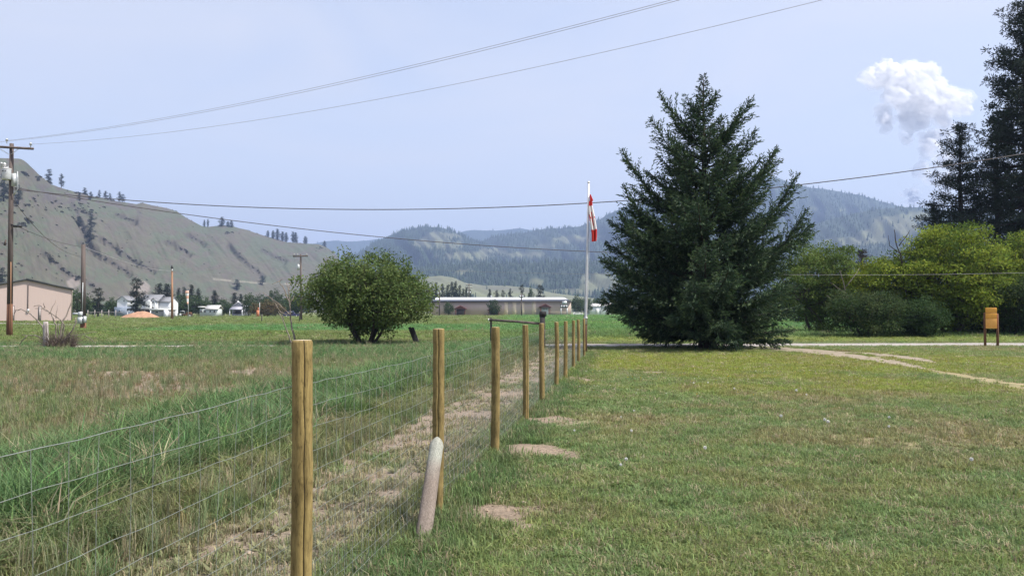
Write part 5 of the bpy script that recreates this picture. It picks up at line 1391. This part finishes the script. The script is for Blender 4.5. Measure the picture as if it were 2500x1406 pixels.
    # poles by the long building
    for px, top, Y, lab, kk in [(1073, 708, 300, 'distant pole with twin pale transformers above the left end of the long roof', 1), (1273, 717, 300, 'thin dark pole standing in front of the pale panels of the long building', 1),
                                (1145, 692, 420, 'distant pole with double crossarm and pale equipment behind the long roof', 2)]:
        g = GX(px, Y); A = lambda a, b_: P(a, b_, Y) - g
        t = thing('utility_pole', lab, 'utility pole', g)
        b = MB(); b.tube([[0, 0, -.4], A(px, top)], [.26, .2], 8); b.build('pole', M['pole'], t, True)
        for dx in (-3.2, 3.2):
            c = A(px + dx, top + 7.5 if kk == 1 else top + 22) + [0, -.3, 0]; b = MB(); b.tube([c + [0, 0, -.5], c + [0, 0, .5], c + [0, 0, .6]], [.3, .3, .12], 10); b.build('transformer', M['metal'], t, True)
        b = MB(); c = A(px, top + (7.5 if kk == 1 else 22)); b.box(-.5, .5, -.1, .1, c[2] - .1, c[2] + .1); b.build('bracket', M['pole'], t)
        if kk == 2:
            for q in (4, 11):
                c = A(px, top + q); b = MB(); b.box(-1.7, 1.7, -.12, .12, c[2] - .12, c[2] + .12); b.build('crossarm', M['pole'], t)
                for dx in (-1.4, -.6, .6, 1.4):
                    b = MB(); insulator(b, [dx, 0, c[2] + .1], 2.6); b.build('insulator', M['white'], t)
build_poles()
def line(name, label, a, b, sag, rad, m, n=60):
    a = np.array(a, float); b = np.array(b, float); t = np.linspace(0, 1, n)[:, None]
    pts = a * (1 - t) + b * t; pts[:, 2] -= (4 * sag * t * (1 - t))[:, 0]
    V, F, T = tube(pts - a, rad, 5, False)
    o = obj(name, mk_mesh(name, V, [F], [M[m]], smooth_=True), loc=a); tag(o, label, 'power line')
def build_lines():
    A = POLE['A']
    def strung(a, mid_px, exit_px, Y=27.0, ext=1.3):
        e = P(exit_px[0], exit_px[1], Y); E = a + (e - a) * ext; rows, rhs = [], []
        for px, py in (mid_px, exit_px):
            u = (px - CX) / F_PX; t = (u * a[1] - a[0]) / ((E[0] - a[0]) - u * (E[1] - a[1]))
            z = P(px, py, a[1] + (E[1] - a[1]) * t)[2]
            rows.append([t, -4 * t * (1 - t)]); rhs.append(z - a[2] * (1 - t))
        zE, sag = np.linalg.solve(rows, rhs); return np.array([E[0], E[1], zE]), sag
    for lab, a, m_, e_ in [('upper of the paired thin lines climbing to the top of the sky', A['c'], (730, 222), (1646, 0)), ('lower of the paired thin lines climbing to the top of the sky', A['l'], (730, 227), (1666, 0)),
                           ('single thin line from the crossarm tip climbing to the upper right sky', A['r'], (1030, 222), (2018, 0))]:
        E, sg = strung(a, m_, e_); line('power_line', lab, a, E, sg, .009, 'conductor')
    line('service_cable', 'thick cable sagging past the flagpole top and behind the spruce to the tall pine', A['mid'], P(2640, 352, 46), 2.45, .029, 'cable')
    line('service_cable', 'thick cable dropping from the transformer pole to behind the spruce at mid height', A['mid'] + [0, 0, .12], P(1690, 622, 60), .95, .026, 'cable')
    line('service_cable', 'thin pale wire crossing the yellow green trees on the right', P(1760, 668, 46), P(2700, 660, 43), .15, .008, 'conductor')
    line('service_cable', 'slack line from the transformer to the pole with meter boxes', A['tr'], POLE['B']['u'], .9, .02, 'cable')
    line('service_cable', 'line from the street lamp arm to the top of the pole with meter boxes', A['low'], POLE['B']['t'], .25, .024, 'cable')
    line('service_cable', 'thin line from the pole with meter boxes to the reddish tan pole', POLE['B']['t'], POLE['C']['t'], .6, .03, 'conductor')
    line('service_cable', 'faint line across the dark wooded slope left of the flagpole', POLE['D']['t'] + [0, 0, -1.0], P(1720, 672, 62), .6, .012, 'conductor')
    line('power_line', 'faint line left of the distant crossarm pole toward the tan pole', POLE['D']['t'], POLE['C']['t'] + [0, 0, -.3], .5, .02, 'conductor')
build_lines()

# ================================================================== buildings
def gable(b, x0, x1, y0, y1, z0, z1, along='x', over=.3, th=.12, m=0):
    """pitched roof slabs"""
    if along == 'x':
        ym = (y0 + y1) / 2
        for a, c in ((y0 - over, ym), (y1 + over, ym)):
            za = z0 - over * (z1 - z0) / (ym - y0)
            V = [[x0 - over, a, za], [x1 + over, a, za], [x1 + over, c, z1], [x0 - over, c, z1]]
            V = np.array(V + [[q[0], q[1], q[2] + th] for q in V]); b.add(V, [[0, 1, 2, 3], [7, 6, 5, 4], [0, 4, 5, 1], [1, 5, 6, 2], [2, 6, 7, 3], [3, 7, 4, 0]], m)
    else:
        xm = (x0 + x1) / 2
        for a, c in ((x0 - over, xm), (x1 + over, xm)):
            za = z0 - over * (z1 - z0) / (xm - x0)
            V = [[a, y0 - over, za], [a, y1 + over, za], [c, y1 + over, z1], [c, y0 - over, z1]]
            V = np.array(V + [[q[0], q[1], q[2] + th] for q in V]); b.add(V, [[0, 1, 2, 3], [7, 6, 5, 4], [0, 4, 5, 1], [1, 5, 6, 2], [2, 6, 7, 3], [3, 7, 4, 0]], m)
def gable_wall(b, x0, x1, y0, y1, z0, ze, zr, along='x'):
    if along == 'y':
        xm = (x0 + x1) / 2; V = [[x0, y0, z0], [x1, y0, z0], [x1, y0, ze], [xm, y0, zr], [x0, y0, ze]]; V = np.array(V + [[q[0], y1, q[2]] for q in V])
    else:
        ym = (y0 + y1) / 2; V = [[x0, y0, z0], [x0, y1, z0], [x0, y1, ze], [x0, ym, zr], [x0, y0, ze]]; V = np.array(V + [[x1, q[1], q[2]] for q in V])
    b.add(V, [[0, 1, 6, 5], [1, 2, 7, 6], [2, 3, 8, 7], [3, 4, 9, 8], [4, 0, 5, 9]])
    b.add(V, [[0, 4, 2, 1], [5, 6, 7, 9]]); b.add(V, [[4, 3, 2], [9, 7, 8]])
def siding(name, c, scale=1.2):
    return solid(name, c, tuple(v * .88 for v in c), 4, .6, .15, (6, 6, .05), spec=.3)
def window(t, x0, x1, y, z0, z1, frame='white'):
    f = .07
    b = MB(); b.box(x0 - f, x1 + f, y - .05, y - .003, z0 - f, z1 + f); w = b.build('window', M[frame], t)
    b = MB(); b.box(x0, x1, y - .062, y - .052, z0, z1); b.build('pane', M['glass'], w)
def build_shed():
    Y = 140.0; th = math.radians(29.5); C = GX(175, Y)
    def s_of(px): u = (px - CX) / F_PX; return (C[0] - u * C[1]) / (math.cos(th) - u * math.sin(th))
    half = s_of(64); g = C - np.array([math.cos(th), math.sin(th), 0]) * half
    ze, zp = ZP(706, Y), ZP(682.5, g[1])
    t = thing('metal_shed', 'pale pink metal shed with a low gable and dark trim at the left edge', 'shed', g, th)
    M['pink'] = siding('pink_siding', (.50, .395, .352))
    a, c = -half, half
    b = MB(); gable_wall(b, a, c, 0, 26, -.3, ze, zp, 'y'); b.build('wall', M['pink'], t)
    b = MB(); gable(b, a, c, 0, 26, ze + .05, zp + .05, 'y', .25, .10); b.build('roof', solid('shed_roof', (.62, .64, .65), (.5, .52, .54), .5, .4, metal=.2), t)
    for s in (a, c):
        b = MB(); s2 = s + math.copysign(.3, s)
        V = np.array([[s2, -.34, ze - .20], [0, -.34, zp - .12], [0, -.34, zp + .22], [s2, -.34, ze + .14], [s2, -.255, ze - .20], [0, -.255, zp - .12], [0, -.255, zp + .22], [s2, -.255, ze + .14]])
        b.add(V, [[0, 1, 2, 3], [7, 6, 5, 4], [0, 4, 5, 1], [3, 2, 6, 7], [0, 3, 7, 4], [1, 5, 6, 2]]); b.build('rake_trim', solid('green_black_trim', (.05, .055, .055), None, 3, .6), t)
    b = MB(); b.box(c + .004, c + .12, -.05, .12, 0, ze - .1); b.build('corner_trim', solid('olive_trim', (.2, .21, .13), None, 3, .6), t)
    A = lambda px, py: (half - s_of(px), ZP(py, C[1] - math.sin(th) * s_of(px)))
    for x0, x1, y0, y1 in [(30, 36, 746, 776), (94.5, 101, 748, 779)]:
        p, q = A(x0, y1), A(x1, y0); b = MB(); b.box(p[0], q[0], -.09, -.004, 0, q[1]); d = b.build('door_frame', M['cable'], t)
        b = MB(); b.box(p[0] + .09, q[0] - .09, -.11, -.092, .05, q[1] - .1); d2 = b.build('door', solid('shed_door', (.45, .40, .37), None, 2, .6), t)
        b = MB(); b.box(q[0] - .2, q[0] - .14, -.16, -.112, .9, 1.05); b.build('handle', M['black'], d2)
    p = A(68.5, 694); b = MB(); b.tube([[p[0], -.10, p[1]], [p[0], -.10, A(68.5, 762)[1]]], .06, 6); b.build('conduit', M['pole'], t)
    b = MB(); q = A(68.5, 758); b.box(q[0] - .12, q[0] + .2, -.25, -.004, q[1] - .2, q[1] + .25); b.build('meter', M['metal'], t)
build_shed()
def build_long():
    Y = 330.0; k = Y / F_PX; X = lambda px: (px - 1224) * k; g = GX(1224, Y)
    t = thing('long_building', 'long low brown metal building with a white roof and red porches', 'building', g)
    M['brown_siding'] = siding('brown_siding', (.50, .40, .345)); M['tan_siding'] = siding('tan_siding', (.80, .64, .48))
    M['white_roof'] = solid('white_metal_roof', (.66, .67, .70), (.58, .59, .62), .4, .35, metal=.0)
    M['porch_red'] = solid('porch_red', (.20, .055, .05), (.12, .04, .038), 2, .7)
    ze, zr, dep = ZP(735.5, Y), ZP(726, Y + 13), 26.0
    b = MB(); b.box(X(1054), X(1394), 0, dep, -.3, ze); b.build('wall', M['brown_siding'], t)
    x0, x1, o = X(1051), X(1396), .6
    V = np.array([[x0, -o, ze], [x1, -o, ze], [x1, dep + o, ze], [x0, dep + o, ze], [x0 + 1.4, dep / 2, zr], [x1 - 2.6, dep / 2, zr]])
    b = MB(); b.add(V, [[0, 1, 5, 4], [2, 3, 4, 5], [3, 2, 1, 0]]); b.add(V, [[1, 2, 5], [3, 0, 4]]); b.build('roof', M['white_roof'], t)
    b = MB(); b.box(x0, x1, -o - .06, -o - .003, ze - .38, ze - .02); b.build('eave_trim', solid('dark_eave', (.07, .06, .06), None, 1, .6), t)
    for a, c in [(1231, 1240), (1251, 1260.5), (1270, 1280), (1299, 1309)]:
        b = MB(); b.box(X(a), X(c), -.05, -.003, -.1, ze - .3); b.build('pale_panel', M['tan_siding'], t)
    for cx, w, topy in [(1124.5, 28, 747), (1206, 30, 750), (1330.5, 28, 743)]:
        x = X(cx); hw = w * k / 2; zt = ZP(topy, Y); ze2 = zt - 1.25
        b = MB(); gable(b, x - hw, x + hw, -2.2, 0, ze2, zt, 'y', .15, .22); p = b.build('porch_roof', M['porch_red'], t)
        b = MB(); V = np.array([[x - hw, -2.1, ze2 - .05], [x + hw, -2.1, ze2 - .05], [x, -2.1, zt - .05], [x - hw, -1.98, ze2 - .05], [x + hw, -1.98, ze2 - .05], [x, -1.98, zt - .05]])
        b.add(V, [[0, 1, 2], [5, 4, 3]]); b.build('gable_infill', solid('porch_wood', (.16, .07, .06), None, 2, .7), p)
        for s in (-1, 1):
            b = MB(); b.box(x + s * hw * .8 - .12, x + s * hw * .8 + .12, -2.1, -1.86, -.2, ze2); b.build('porch_post', M['porch_red'], p)
        if cx > 1300:
            b = MB(); b.box(X(1322.5), X(1338), -.16, -.004, -.1, 3.55); d = b.build('garage_door', M['white'], t)
            for q in range(3):
                xx = X(1324.5 + q * 4.4); b = MB(); b.box(xx, xx + .48, -.19, -.165, 2.55, 2.8); b.build('pane', M['glass'], d)
        else:
            b = MB(); b.box(x - hw * .7, x + hw * .7, -.14, -.004, -.1, 2.9); d = b.build('entrance_door', solid('entrance', (.13, .11, .105), (.09, .075, .07), 1, .5), t)
            b = MB(); b.box(x - .05, x + .05, -.17, -.145, 0, 2.8); b.build('door_seam', M['porch_red'], d)
    # roof vent and equipment
    b = MB(); p = X(1197); b.tube([[p, dep / 2, zr - .1], [p, dep / 2, zr + .5], [p, dep / 2, zr + .55], [p, dep / 2, zr + .85]], [.25, .25, .45, .2], 10); b.build('roof_vent', M['metal'], t, True)
    # rack with three pale discs at the right end
    e = thing('equipment_rack', 'dark rack with three pale round covers at the right end of the long building', 'equipment', GX(1378, Y - 3))
    ex = lambda px: (px - 1378) * (Y - 3) / F_PX; ez = lambda py: ZP(py, Y - 3)
    b = MB(); b.box(ex(1368), ex(1386), -.25, .25, ez(751), ez(744)); b.build('panel', solid('rack_panel', (.05, .055, .07), None, 1, .6), e)
    for q in (1370.8, 1376.7, 1383):
        b = MB(); b.tube([[ex(q), -.36, ez(747.5)], [ex(q), -.255, ez(747.5)]], [.32, .36], 12); b.build('cover', M['white'], e)
    for q in (1369.5, 1384.5):
        b = MB(); b.box(ex(q) - .18, ex(q) + .18, -.2, .2, -.2, ez(751)); b.build('leg', M['metal'], e)
    b = MB(); b.box(ex(1372), ex(1384), -.2, .2, ez(743), ez(735)); b.build('upper_box', M['metal'], e)
build_long()
def build_houses():
    # large white house
    Y = 272.0; k = Y / F_PX; g = GX(366, Y); X = lambda px: (px - 366) * k; Zz = lambda py: ZP(py, Y)
    M['house_white'] = solid('house_white', (.72, .73, .75), (.62, .63, .66), .8, .6); M['slate'] = solid('grey_shingle', (.22, .225, .24), (.15, .155, .165), 3, .85)
    t = thing('white_house', 'two storey white house with grey roofs behind the tall pine', 'house', g)
    b = MB(); gable_wall(b, X(345), X(384), 0, 8, -.2, Zz(735), Zz(720), 'x'); b.build('wall', M['house_white'], t)
    b = MB(); gable(b, X(345), X(384), 0, 8, Zz(735) + .03, Zz(720) + .03, 'x', .5, .2); b.build('roof', M['slate'], t)
    b = MB(); gable_wall(b, X(363), X(374), -2.2, -.003, -.2, Zz(737), Zz(733), 'y'); b.build('front_bay', M['white'], t)
    b = MB(); gable_wall(b, X(374.2), X(383), -1.2, -.003, -.2, Zz(733), Zz(728), 'y'); b.build('side_bay', M['house_white'], t)
    b = MB(); gable(b, X(374.2), X(383), -1.2, 2.5, Zz(733) + .03, Zz(728) + .03, 'y', .35, .15); b.build('bay_roof', M['slate'], t)
    for px, y0, y1 in [(366, 749, 744.5), (370.6, 749, 744.5)]:
        window(t, X(px), X(px + 1.3), -2.2, Zz(y0), Zz(y1))
    for px, y0, y1 in [(376.2, 740, 735), (376.2, 753, 748)]:
        window(t, X(px), X(px + 3), -1.2, Zz(y0), Zz(y1))
    b = MB(); gable_wall(b, X(386), X(411), 1, 8, -.2, Zz(737), Zz(725.5), 'x'); b.build('wing_wall', M['house_white'], t)
    b = MB(); gable(b, X(386), X(411), 1, 8, Zz(737) + .03, Zz(725.5) + .03, 'x', .3, .15); b.build('wing_roof', M['slate'], t)
    # left white house with blue lower floor
    Y = 266.0; k = Y / F_PX; g = GX(298, Y); X2 = lambda px: (px - 298) * k; Z2_ = lambda py: ZP(py, Y)
    t = thing('white_house', 'smaller white house with a blue grey lower floor left of the tall pine', 'house', g)
    M['blue_siding'] = solid('blue_siding', (.20, .24, .30), (.15, .18, .23), 1, .7)
    b = MB(); b.box(X2(282), X2(312), -.8, 6, -.2, Z2_(749.5)); b.build('lower_floor', M['blue_siding'], t)
    b = MB(); gable_wall(b, X2(286), X2(311), 0, 6, Z2_(749.5) + .003, Z2_(733), Z2_(723), 'y'); b.build('upper_floor', M['house_white'], t)
    b = MB(); gable(b, X2(286), X2(311), 0, 6, Z2_(733) + .03, Z2_(723) + .03, 'y', .35, .18); b.build('roof', M['slate'], t)
    window(t, X2(302), X2(304), 0, Z2_(736), Z2_(732.5)); window(t, X2(294), X2(297), -.8, Z2_(762), Z2_(757), 'blue_siding')
    # low outbuilding
    Y = 232.0; g = GX(391, Y); k = Y / F_PX; X3 = lambda px: (px - 391) * k; Z3 = lambda py: ZP(py, Y)
    t = thing('outbuilding', 'low grey flat-roofed outbuilding with a white eave beside the orange soil heap', 'outbuilding', g)
    b = MB(); b.box(X3(370), X3(411), 0, 5, -.2, Z3(757)); b.build('wall', solid('stucco', (.36, .36, .36), (.28, .28, .28), 1, .8), t)
    b = MB(); b.box(X3(366), X3(413), -.5, 5.4, Z3(757) + .003, Z3(754)); b.build('roof', M['white'], t)
    b = MB(); b.box(X3(403), X3(412), -.9, -.003, -.2, Z3(757) - .003); b.build('end_wall', M['house_white'], t)
    window(t, X3(380), X3(387), 0, Z3(764), Z3(760))
    # lean-to roof in front of the pine's foot
    t = thing('carport', 'dark low carport roof between the two white houses', 'carport', GX(338, 250))
    k = 250 / F_PX; b = MB(); x = lambda px: (px - 338) * k
    b.box(x(310), x(368), 0, 5, ZP(757.5, 250), ZP(753, 250)); b.build('roof', solid('dark_roof', (.09, .09, .095), (.06, .06, .065), 1, .8), t)
    for q in (311, 325, 339, 353, 367):
        b = MB(); b.box(x(q) - .12, x(q) + .12, .1, .35, -.2, ZP(757.5, 250) - .003); b.build('post', M['house_white'], t)
    b = MB(); b.box(x(311), x(367), 4.7, 4.95, -.2, ZP(757.5, 250) - .003); b.build('back_wall', M['pole'], t)
    # grey cottage
    Y = 285.0; k = Y / F_PX; g = GX(581.5, Y); X4 = lambda px: (px - 581.5) * k; Z4 = lambda py: ZP(py, Y)
    t = thing('grey_cottage', 'small grey blue cottage with a steep gable and dark porch', 'cottage', g)
    M['cottage'] = solid('cottage_grey', (.36, .36, .41), (.28, .28, .33), 1, .75)
    b = MB(); gable_wall(b, X4(567), X4(596), 0, 7, -.2, Z4(748), Z4(738.5), 'y'); b.build('wall', M['cottage'], t)
    b = MB(); gable(b, X4(567), X4(596), 0, 7, Z4(748) + .03, Z4(738.5) + .03, 'y', .3, .2); b.build('roof', solid('cottage_roof', (.42, .42, .46), (.33, .33, .37), 1, .7), t)
    b = MB(); V = np.array([[X4(565), -2.4, Z4(756)], [X4(598), -2.4, Z4(756)], [X4(595), -.003, Z4(748.5)], [X4(568), -.003, Z4(748.5)]]); V = np.concatenate([V, V + [0, 0, .15]])
    b.add(V, [[3, 2, 1, 0], [4, 5, 6, 7], [0, 1, 5, 4], [1, 2, 6, 5], [2, 3, 7, 6], [3, 0, 4, 7]]); b.build('porch_roof', M['cottage'], t)
    for q in (566.5, 596.5):
        b = MB(); b.box(X4(q) - .12, X4(q) + .12, -2.3, -2.06, -.2, Z4(756) - .01); b.build('porch_post', M['house_white'], t)
    b = MB(); b.box(X4(570), X4(594), -.12, -.004, .9, Z4(757)); b.build('screened_wall', solid('porch_dark', (.06, .055, .07), None, 1, .6), t)
    window(t, X4(571), X4(574), -.124, Z4(763), Z4(758)); window(t, X4(576), X4(577.6), 0, Z4(744), Z4(741)); window(t, X4(580.5), X4(582.2), 0, Z4(744), Z4(741))
    b = MB(); b.box(X4(574) - .3, X4(574) + .3, 3, 3.6, Z4(745), Z4(734.5)); b.build('chimney', M['white'], t)
    # pale trailer
    Y = 262.0; k = Y / F_PX; g = GX(510, Y); X5 = lambda px: (px - 510) * k; Z5 = lambda py: ZP(py, Y)
    t = thing('trailer_home', 'pale green white trailer home with a light roof right of the windsock', 'trailer', g)
    M['trailer'] = solid('trailer_skin', (.50, .54, .52), (.40, .44, .43), 1.5, .6)
    b = MB(); b.box(X5(488), X5(532), 0, 4, -.2, Z5(754)); b.build('wall', M['trailer'], t)
    b = MB(); gable(b, X5(503), X5(532), 0, 4, Z5(754) + .02, Z5(746) + .02, 'x', .3, .15); b.build('roof', solid('trailer_roof', (.58, .57, .55), (.48, .47, .46), 1, .6), t)
    b = MB(); b.box(X5(485), X5(498), -.6, 3, Z5(750.5), Z5(748)); b.build('awning', M['white'], t)
    for q in (490, 499, 512, 522): window(t, X5(q), X5(q + 3.6), 0, Z5(762.5), Z5(757.5))
    # far sheds right of the flagpole
    for px0, px1, top, ey, Y, lab in [(1436, 1466, 742, 748, 390, 'long far white shed just right of the flagpole'), (1468, 1492, 741, 747, 395, 'far white shed at the left edge of the spruce')]:
        k = Y / F_PX; c = (px0 + px1) / 2; g = GX(c, Y); t = thing('white_shed', lab, 'shed', g); hw = (px1 - px0) / 2 * k
        b = MB(); gable_wall(b, -hw, hw, 0, 8, -.2, ZP(ey, Y), ZP(top, Y + 4), 'x'); b.build('wall', M['house_white'], t)
        b = MB(); gable(b, -hw, hw, 0, 8, ZP(ey, Y) + .03, ZP(top, Y + 4) + .03, 'x', .3, .2); b.build('roof', solid('shed_roof_grey', (.5, .49, .48), (.4, .39, .39), 1, .6), t)
        b = MB(); b.box(hw * .2, hw * .7, -.12, -.004, -.1, ZP(ey + 2, Y)); b.build('door', M['white'], t)
build_houses()
def build_vehicle(name, label, cat, px, Y, L_, H, body, rot=0):
    g = GX(px, Y); t = thing(name, label, cat, g, rot)
    b = MB(); z0 = .38
    prof = [(-L_ / 2, z0), (L_ / 2, z0), (L_ / 2, z0 + .45), (L_ * .46, z0 + .62), (L_ * .22, z0 + .68), (L_ * .10, H), (-L_ * .30, H), (-L_ * .44, z0 + .70), (-L_ / 2, z0 + .6)]
    n = len(prof); V = np.array([[x, y, z] for y in (-.85, .85) for x, z in prof]); F = [[i, (i + 1) % n, n + (i + 1) % n, n + i] for i in range(n)]
    b.add(V, F); c0 = np.array([[0, -.85, z0 + .4], [0, .85, z0 + .4]])
    b.add(np.concatenate([V, c0]), [[(i + 1) % n, i, 2 * n] for i in range(n)] + [[n + i, n + (i + 1) % n, 2 * n + 1] for i in range(n)]); b.build('body', body, t)
    b = MB(); b.box(-L_ * .28, L_ * .08, -.87, -.852, z0 + .70, H - .1); b.build('side_window', M['glass'], t)
    for x in (-L_ * .31, L_ * .31):
        for y in (-.85, .85):
            b = MB(); b.tube([[x, y - .1, .34], [x, y + .1, .34]], [.34, .34], 14); w = b.build('wheel', M['black'], t, False)
            b = MB(); b.tube([[x, y + math.copysign(.101, y), .34], [x, y + math.copysign(.115, y), .34]], [.2, .18], 10); b.build('rim', M['metal'], w)
build_vehicle('parked_car', 'white car parked by the far sheds left of the flagpole', 'car', 1411, 360, 4.6, 1.5, M['white'])
build_vehicle('parked_car', 'dark blue vehicle with a pale roof behind the dead saplings', 'car', 712, 245, 4.8, 1.9, solid('navy_paint', (.04, .045, .10), (.03, .03, .07), 1, .4), .2)
def build_misc():
    # soil heap
    Y = 205.0; g = GX(343, Y); rg = np.random.default_rng(2); n, m = 40, 24
    a = np.linspace(0, 2 * np.pi, n, endpoint=False)[:, None]; q = np.linspace(0, 1, m)[None]
    x = 5.6 * q * np.cos(a); y = 3.2 * q * np.sin(a)
    z = (ZP(760, Y)) * (1 - q ** 1.7) * (.8 + .5 * fbm(x * .5 + 3, y * .5, 5)) - .15
    V = np.stack([x, y, z + 0 * x], -1).reshape(-1, 3); i = np.arange(n)[:, None] * m; i2 = ((np.arange(n) + 1) % n)[:, None] * m; j = np.arange(m - 1)[None]
    F = np.stack([i + j, i + j + 1, i2 + j + 1, i2 + j], -1).reshape(-1, 4)
    o = obj('soil_heap', mk_mesh('soil_heap', V, [F], [solid('orange_soil', (.40, .235, .15), (.27, .155, .10), 1.2, .95, .6, detail=8)], smooth_=True), loc=g); tag(o, 'low heap of orange soil in front of the white houses', 'soil heap')
    # windsock
    Y = 165.0; g = GX(459.5, Y); t = thing('windsock', 'limp orange and white windsock hanging from a thin mast', 'windsock', g)
    k = Y / F_PX; A = lambda px, py: P(px, py, Y) - g
    b = MB(); b.tube([[0, .1, -.2], A(459.5, 709) + [0, .1, 0]], [.06, .05], 6); b.build('mast', M['metal'], t)
    b = MB(); b.tube([A(459.5, 711) + [0, .1, 0], A(456, 711)], .04, 5); b.build('frame', M['metal'], t)
    so = solid('sock_orange', (.72, .42, .31), (.6, .34, .25), 3, .8); prof = [(456.5, 710.5, .36), (456.5, 716, .40), (457, 722, .30), (457.6, 729, .22), (458, 737, .17), (458.5, 744, .10)]
    for q in range(5):
        (x0, y0, r0), (x1, y1, r1) = prof[q], prof[q + 1]
        b = MB(); b.tube([A(x0, y0), A(x1, y1)], [r0, r1], 10, caps=(q in (0, 4))); b.build('sock_band', so if q in (0, 2, 4) else M['white'], t, True)
    # orange marker
    Y = 240.0; g = GX(630, Y); t = thing('marker_post', 'short orange marker post in front of the rusty thicket', 'marker post', g)
    b = MB(); b.box(-.42, .42, -.1, .1, -.2, ZP(757, Y)); b.box(-.1, .35, -.08, .08, ZP(757, Y), ZP(751, Y)); b.build('panel', solid('marker_orange', (.52, .2, .1), None, 2, .7), t)
    b = MB(); b.tube([[.5, 0, -.2], [.5, 0, ZP(738, Y)]], .07, 6); b.build('stake', M['metal'], t)
    # old farm machine
    Y = 232.0; g = GX(453, Y); t = thing('farm_machine', 'grey old farm machine with hooped wheels right of the tan pole', 'farm machine', g)
    for x, y, R_ in [(-1.2, -.7, .75), (-1.2, .7, .75), (1.5, -.6, .5), (1.5, .6, .5)]:
        b = MB(); th = np.linspace(0, 2 * np.pi, 20); b.tube(np.stack([x + R_ * np.cos(th), np.full(20, y), R_ + R_ * np.sin(th)], -1), .09, 6, caps=False); w = b.build('wheel', M['black'], t)
        b = MB(); b.tube([[x, y - .12, R_], [x, y + .12, R_]], R_ * .45, 10); b.build('rim', M['metal'], w)
    b = MB(); b.box(-1.5, 1.9, -.35, .35, .6, .95); b.box(.3, 1.8, -.3, .3, .95, 1.5); b.build('chassis', M['rust'], t)
    b = MB(); b.box(-1.3, -.4, -.5, .5, 1.75, 1.9); b.tube([[-1.2, -.4, .9], [-1.2, -.4, 1.75]], .05, 5); b.tube([[-.5, .4, .9], [-.5, .4, 1.75]], .05, 5); b.build('canopy', M['metal'], t)
    # low wire fence line of the paddock behind the left pasture
    Y = 215.0
    for i, px in enumerate(range(215, 300, 17)):
        g = GX(px, Y); t = thing('paddock_post', '%s small grey paddock post from the left, left of the white houses' % ordw[i], 'post', g, 0, 'paddock posts left of the houses')
        b = MB(); b.tube([[0, 0, -.2], [0, 0, 2.1]], [.12, .10], 6); b.build('shaft', M['grey_wood'], t)
        b = MB(); b.tube([[0, 0, 1.5], [17 * Y / F_PX, 0, 1.5]], .05, 5); b.build('rail', M['grey_wood'], t)
build_misc()
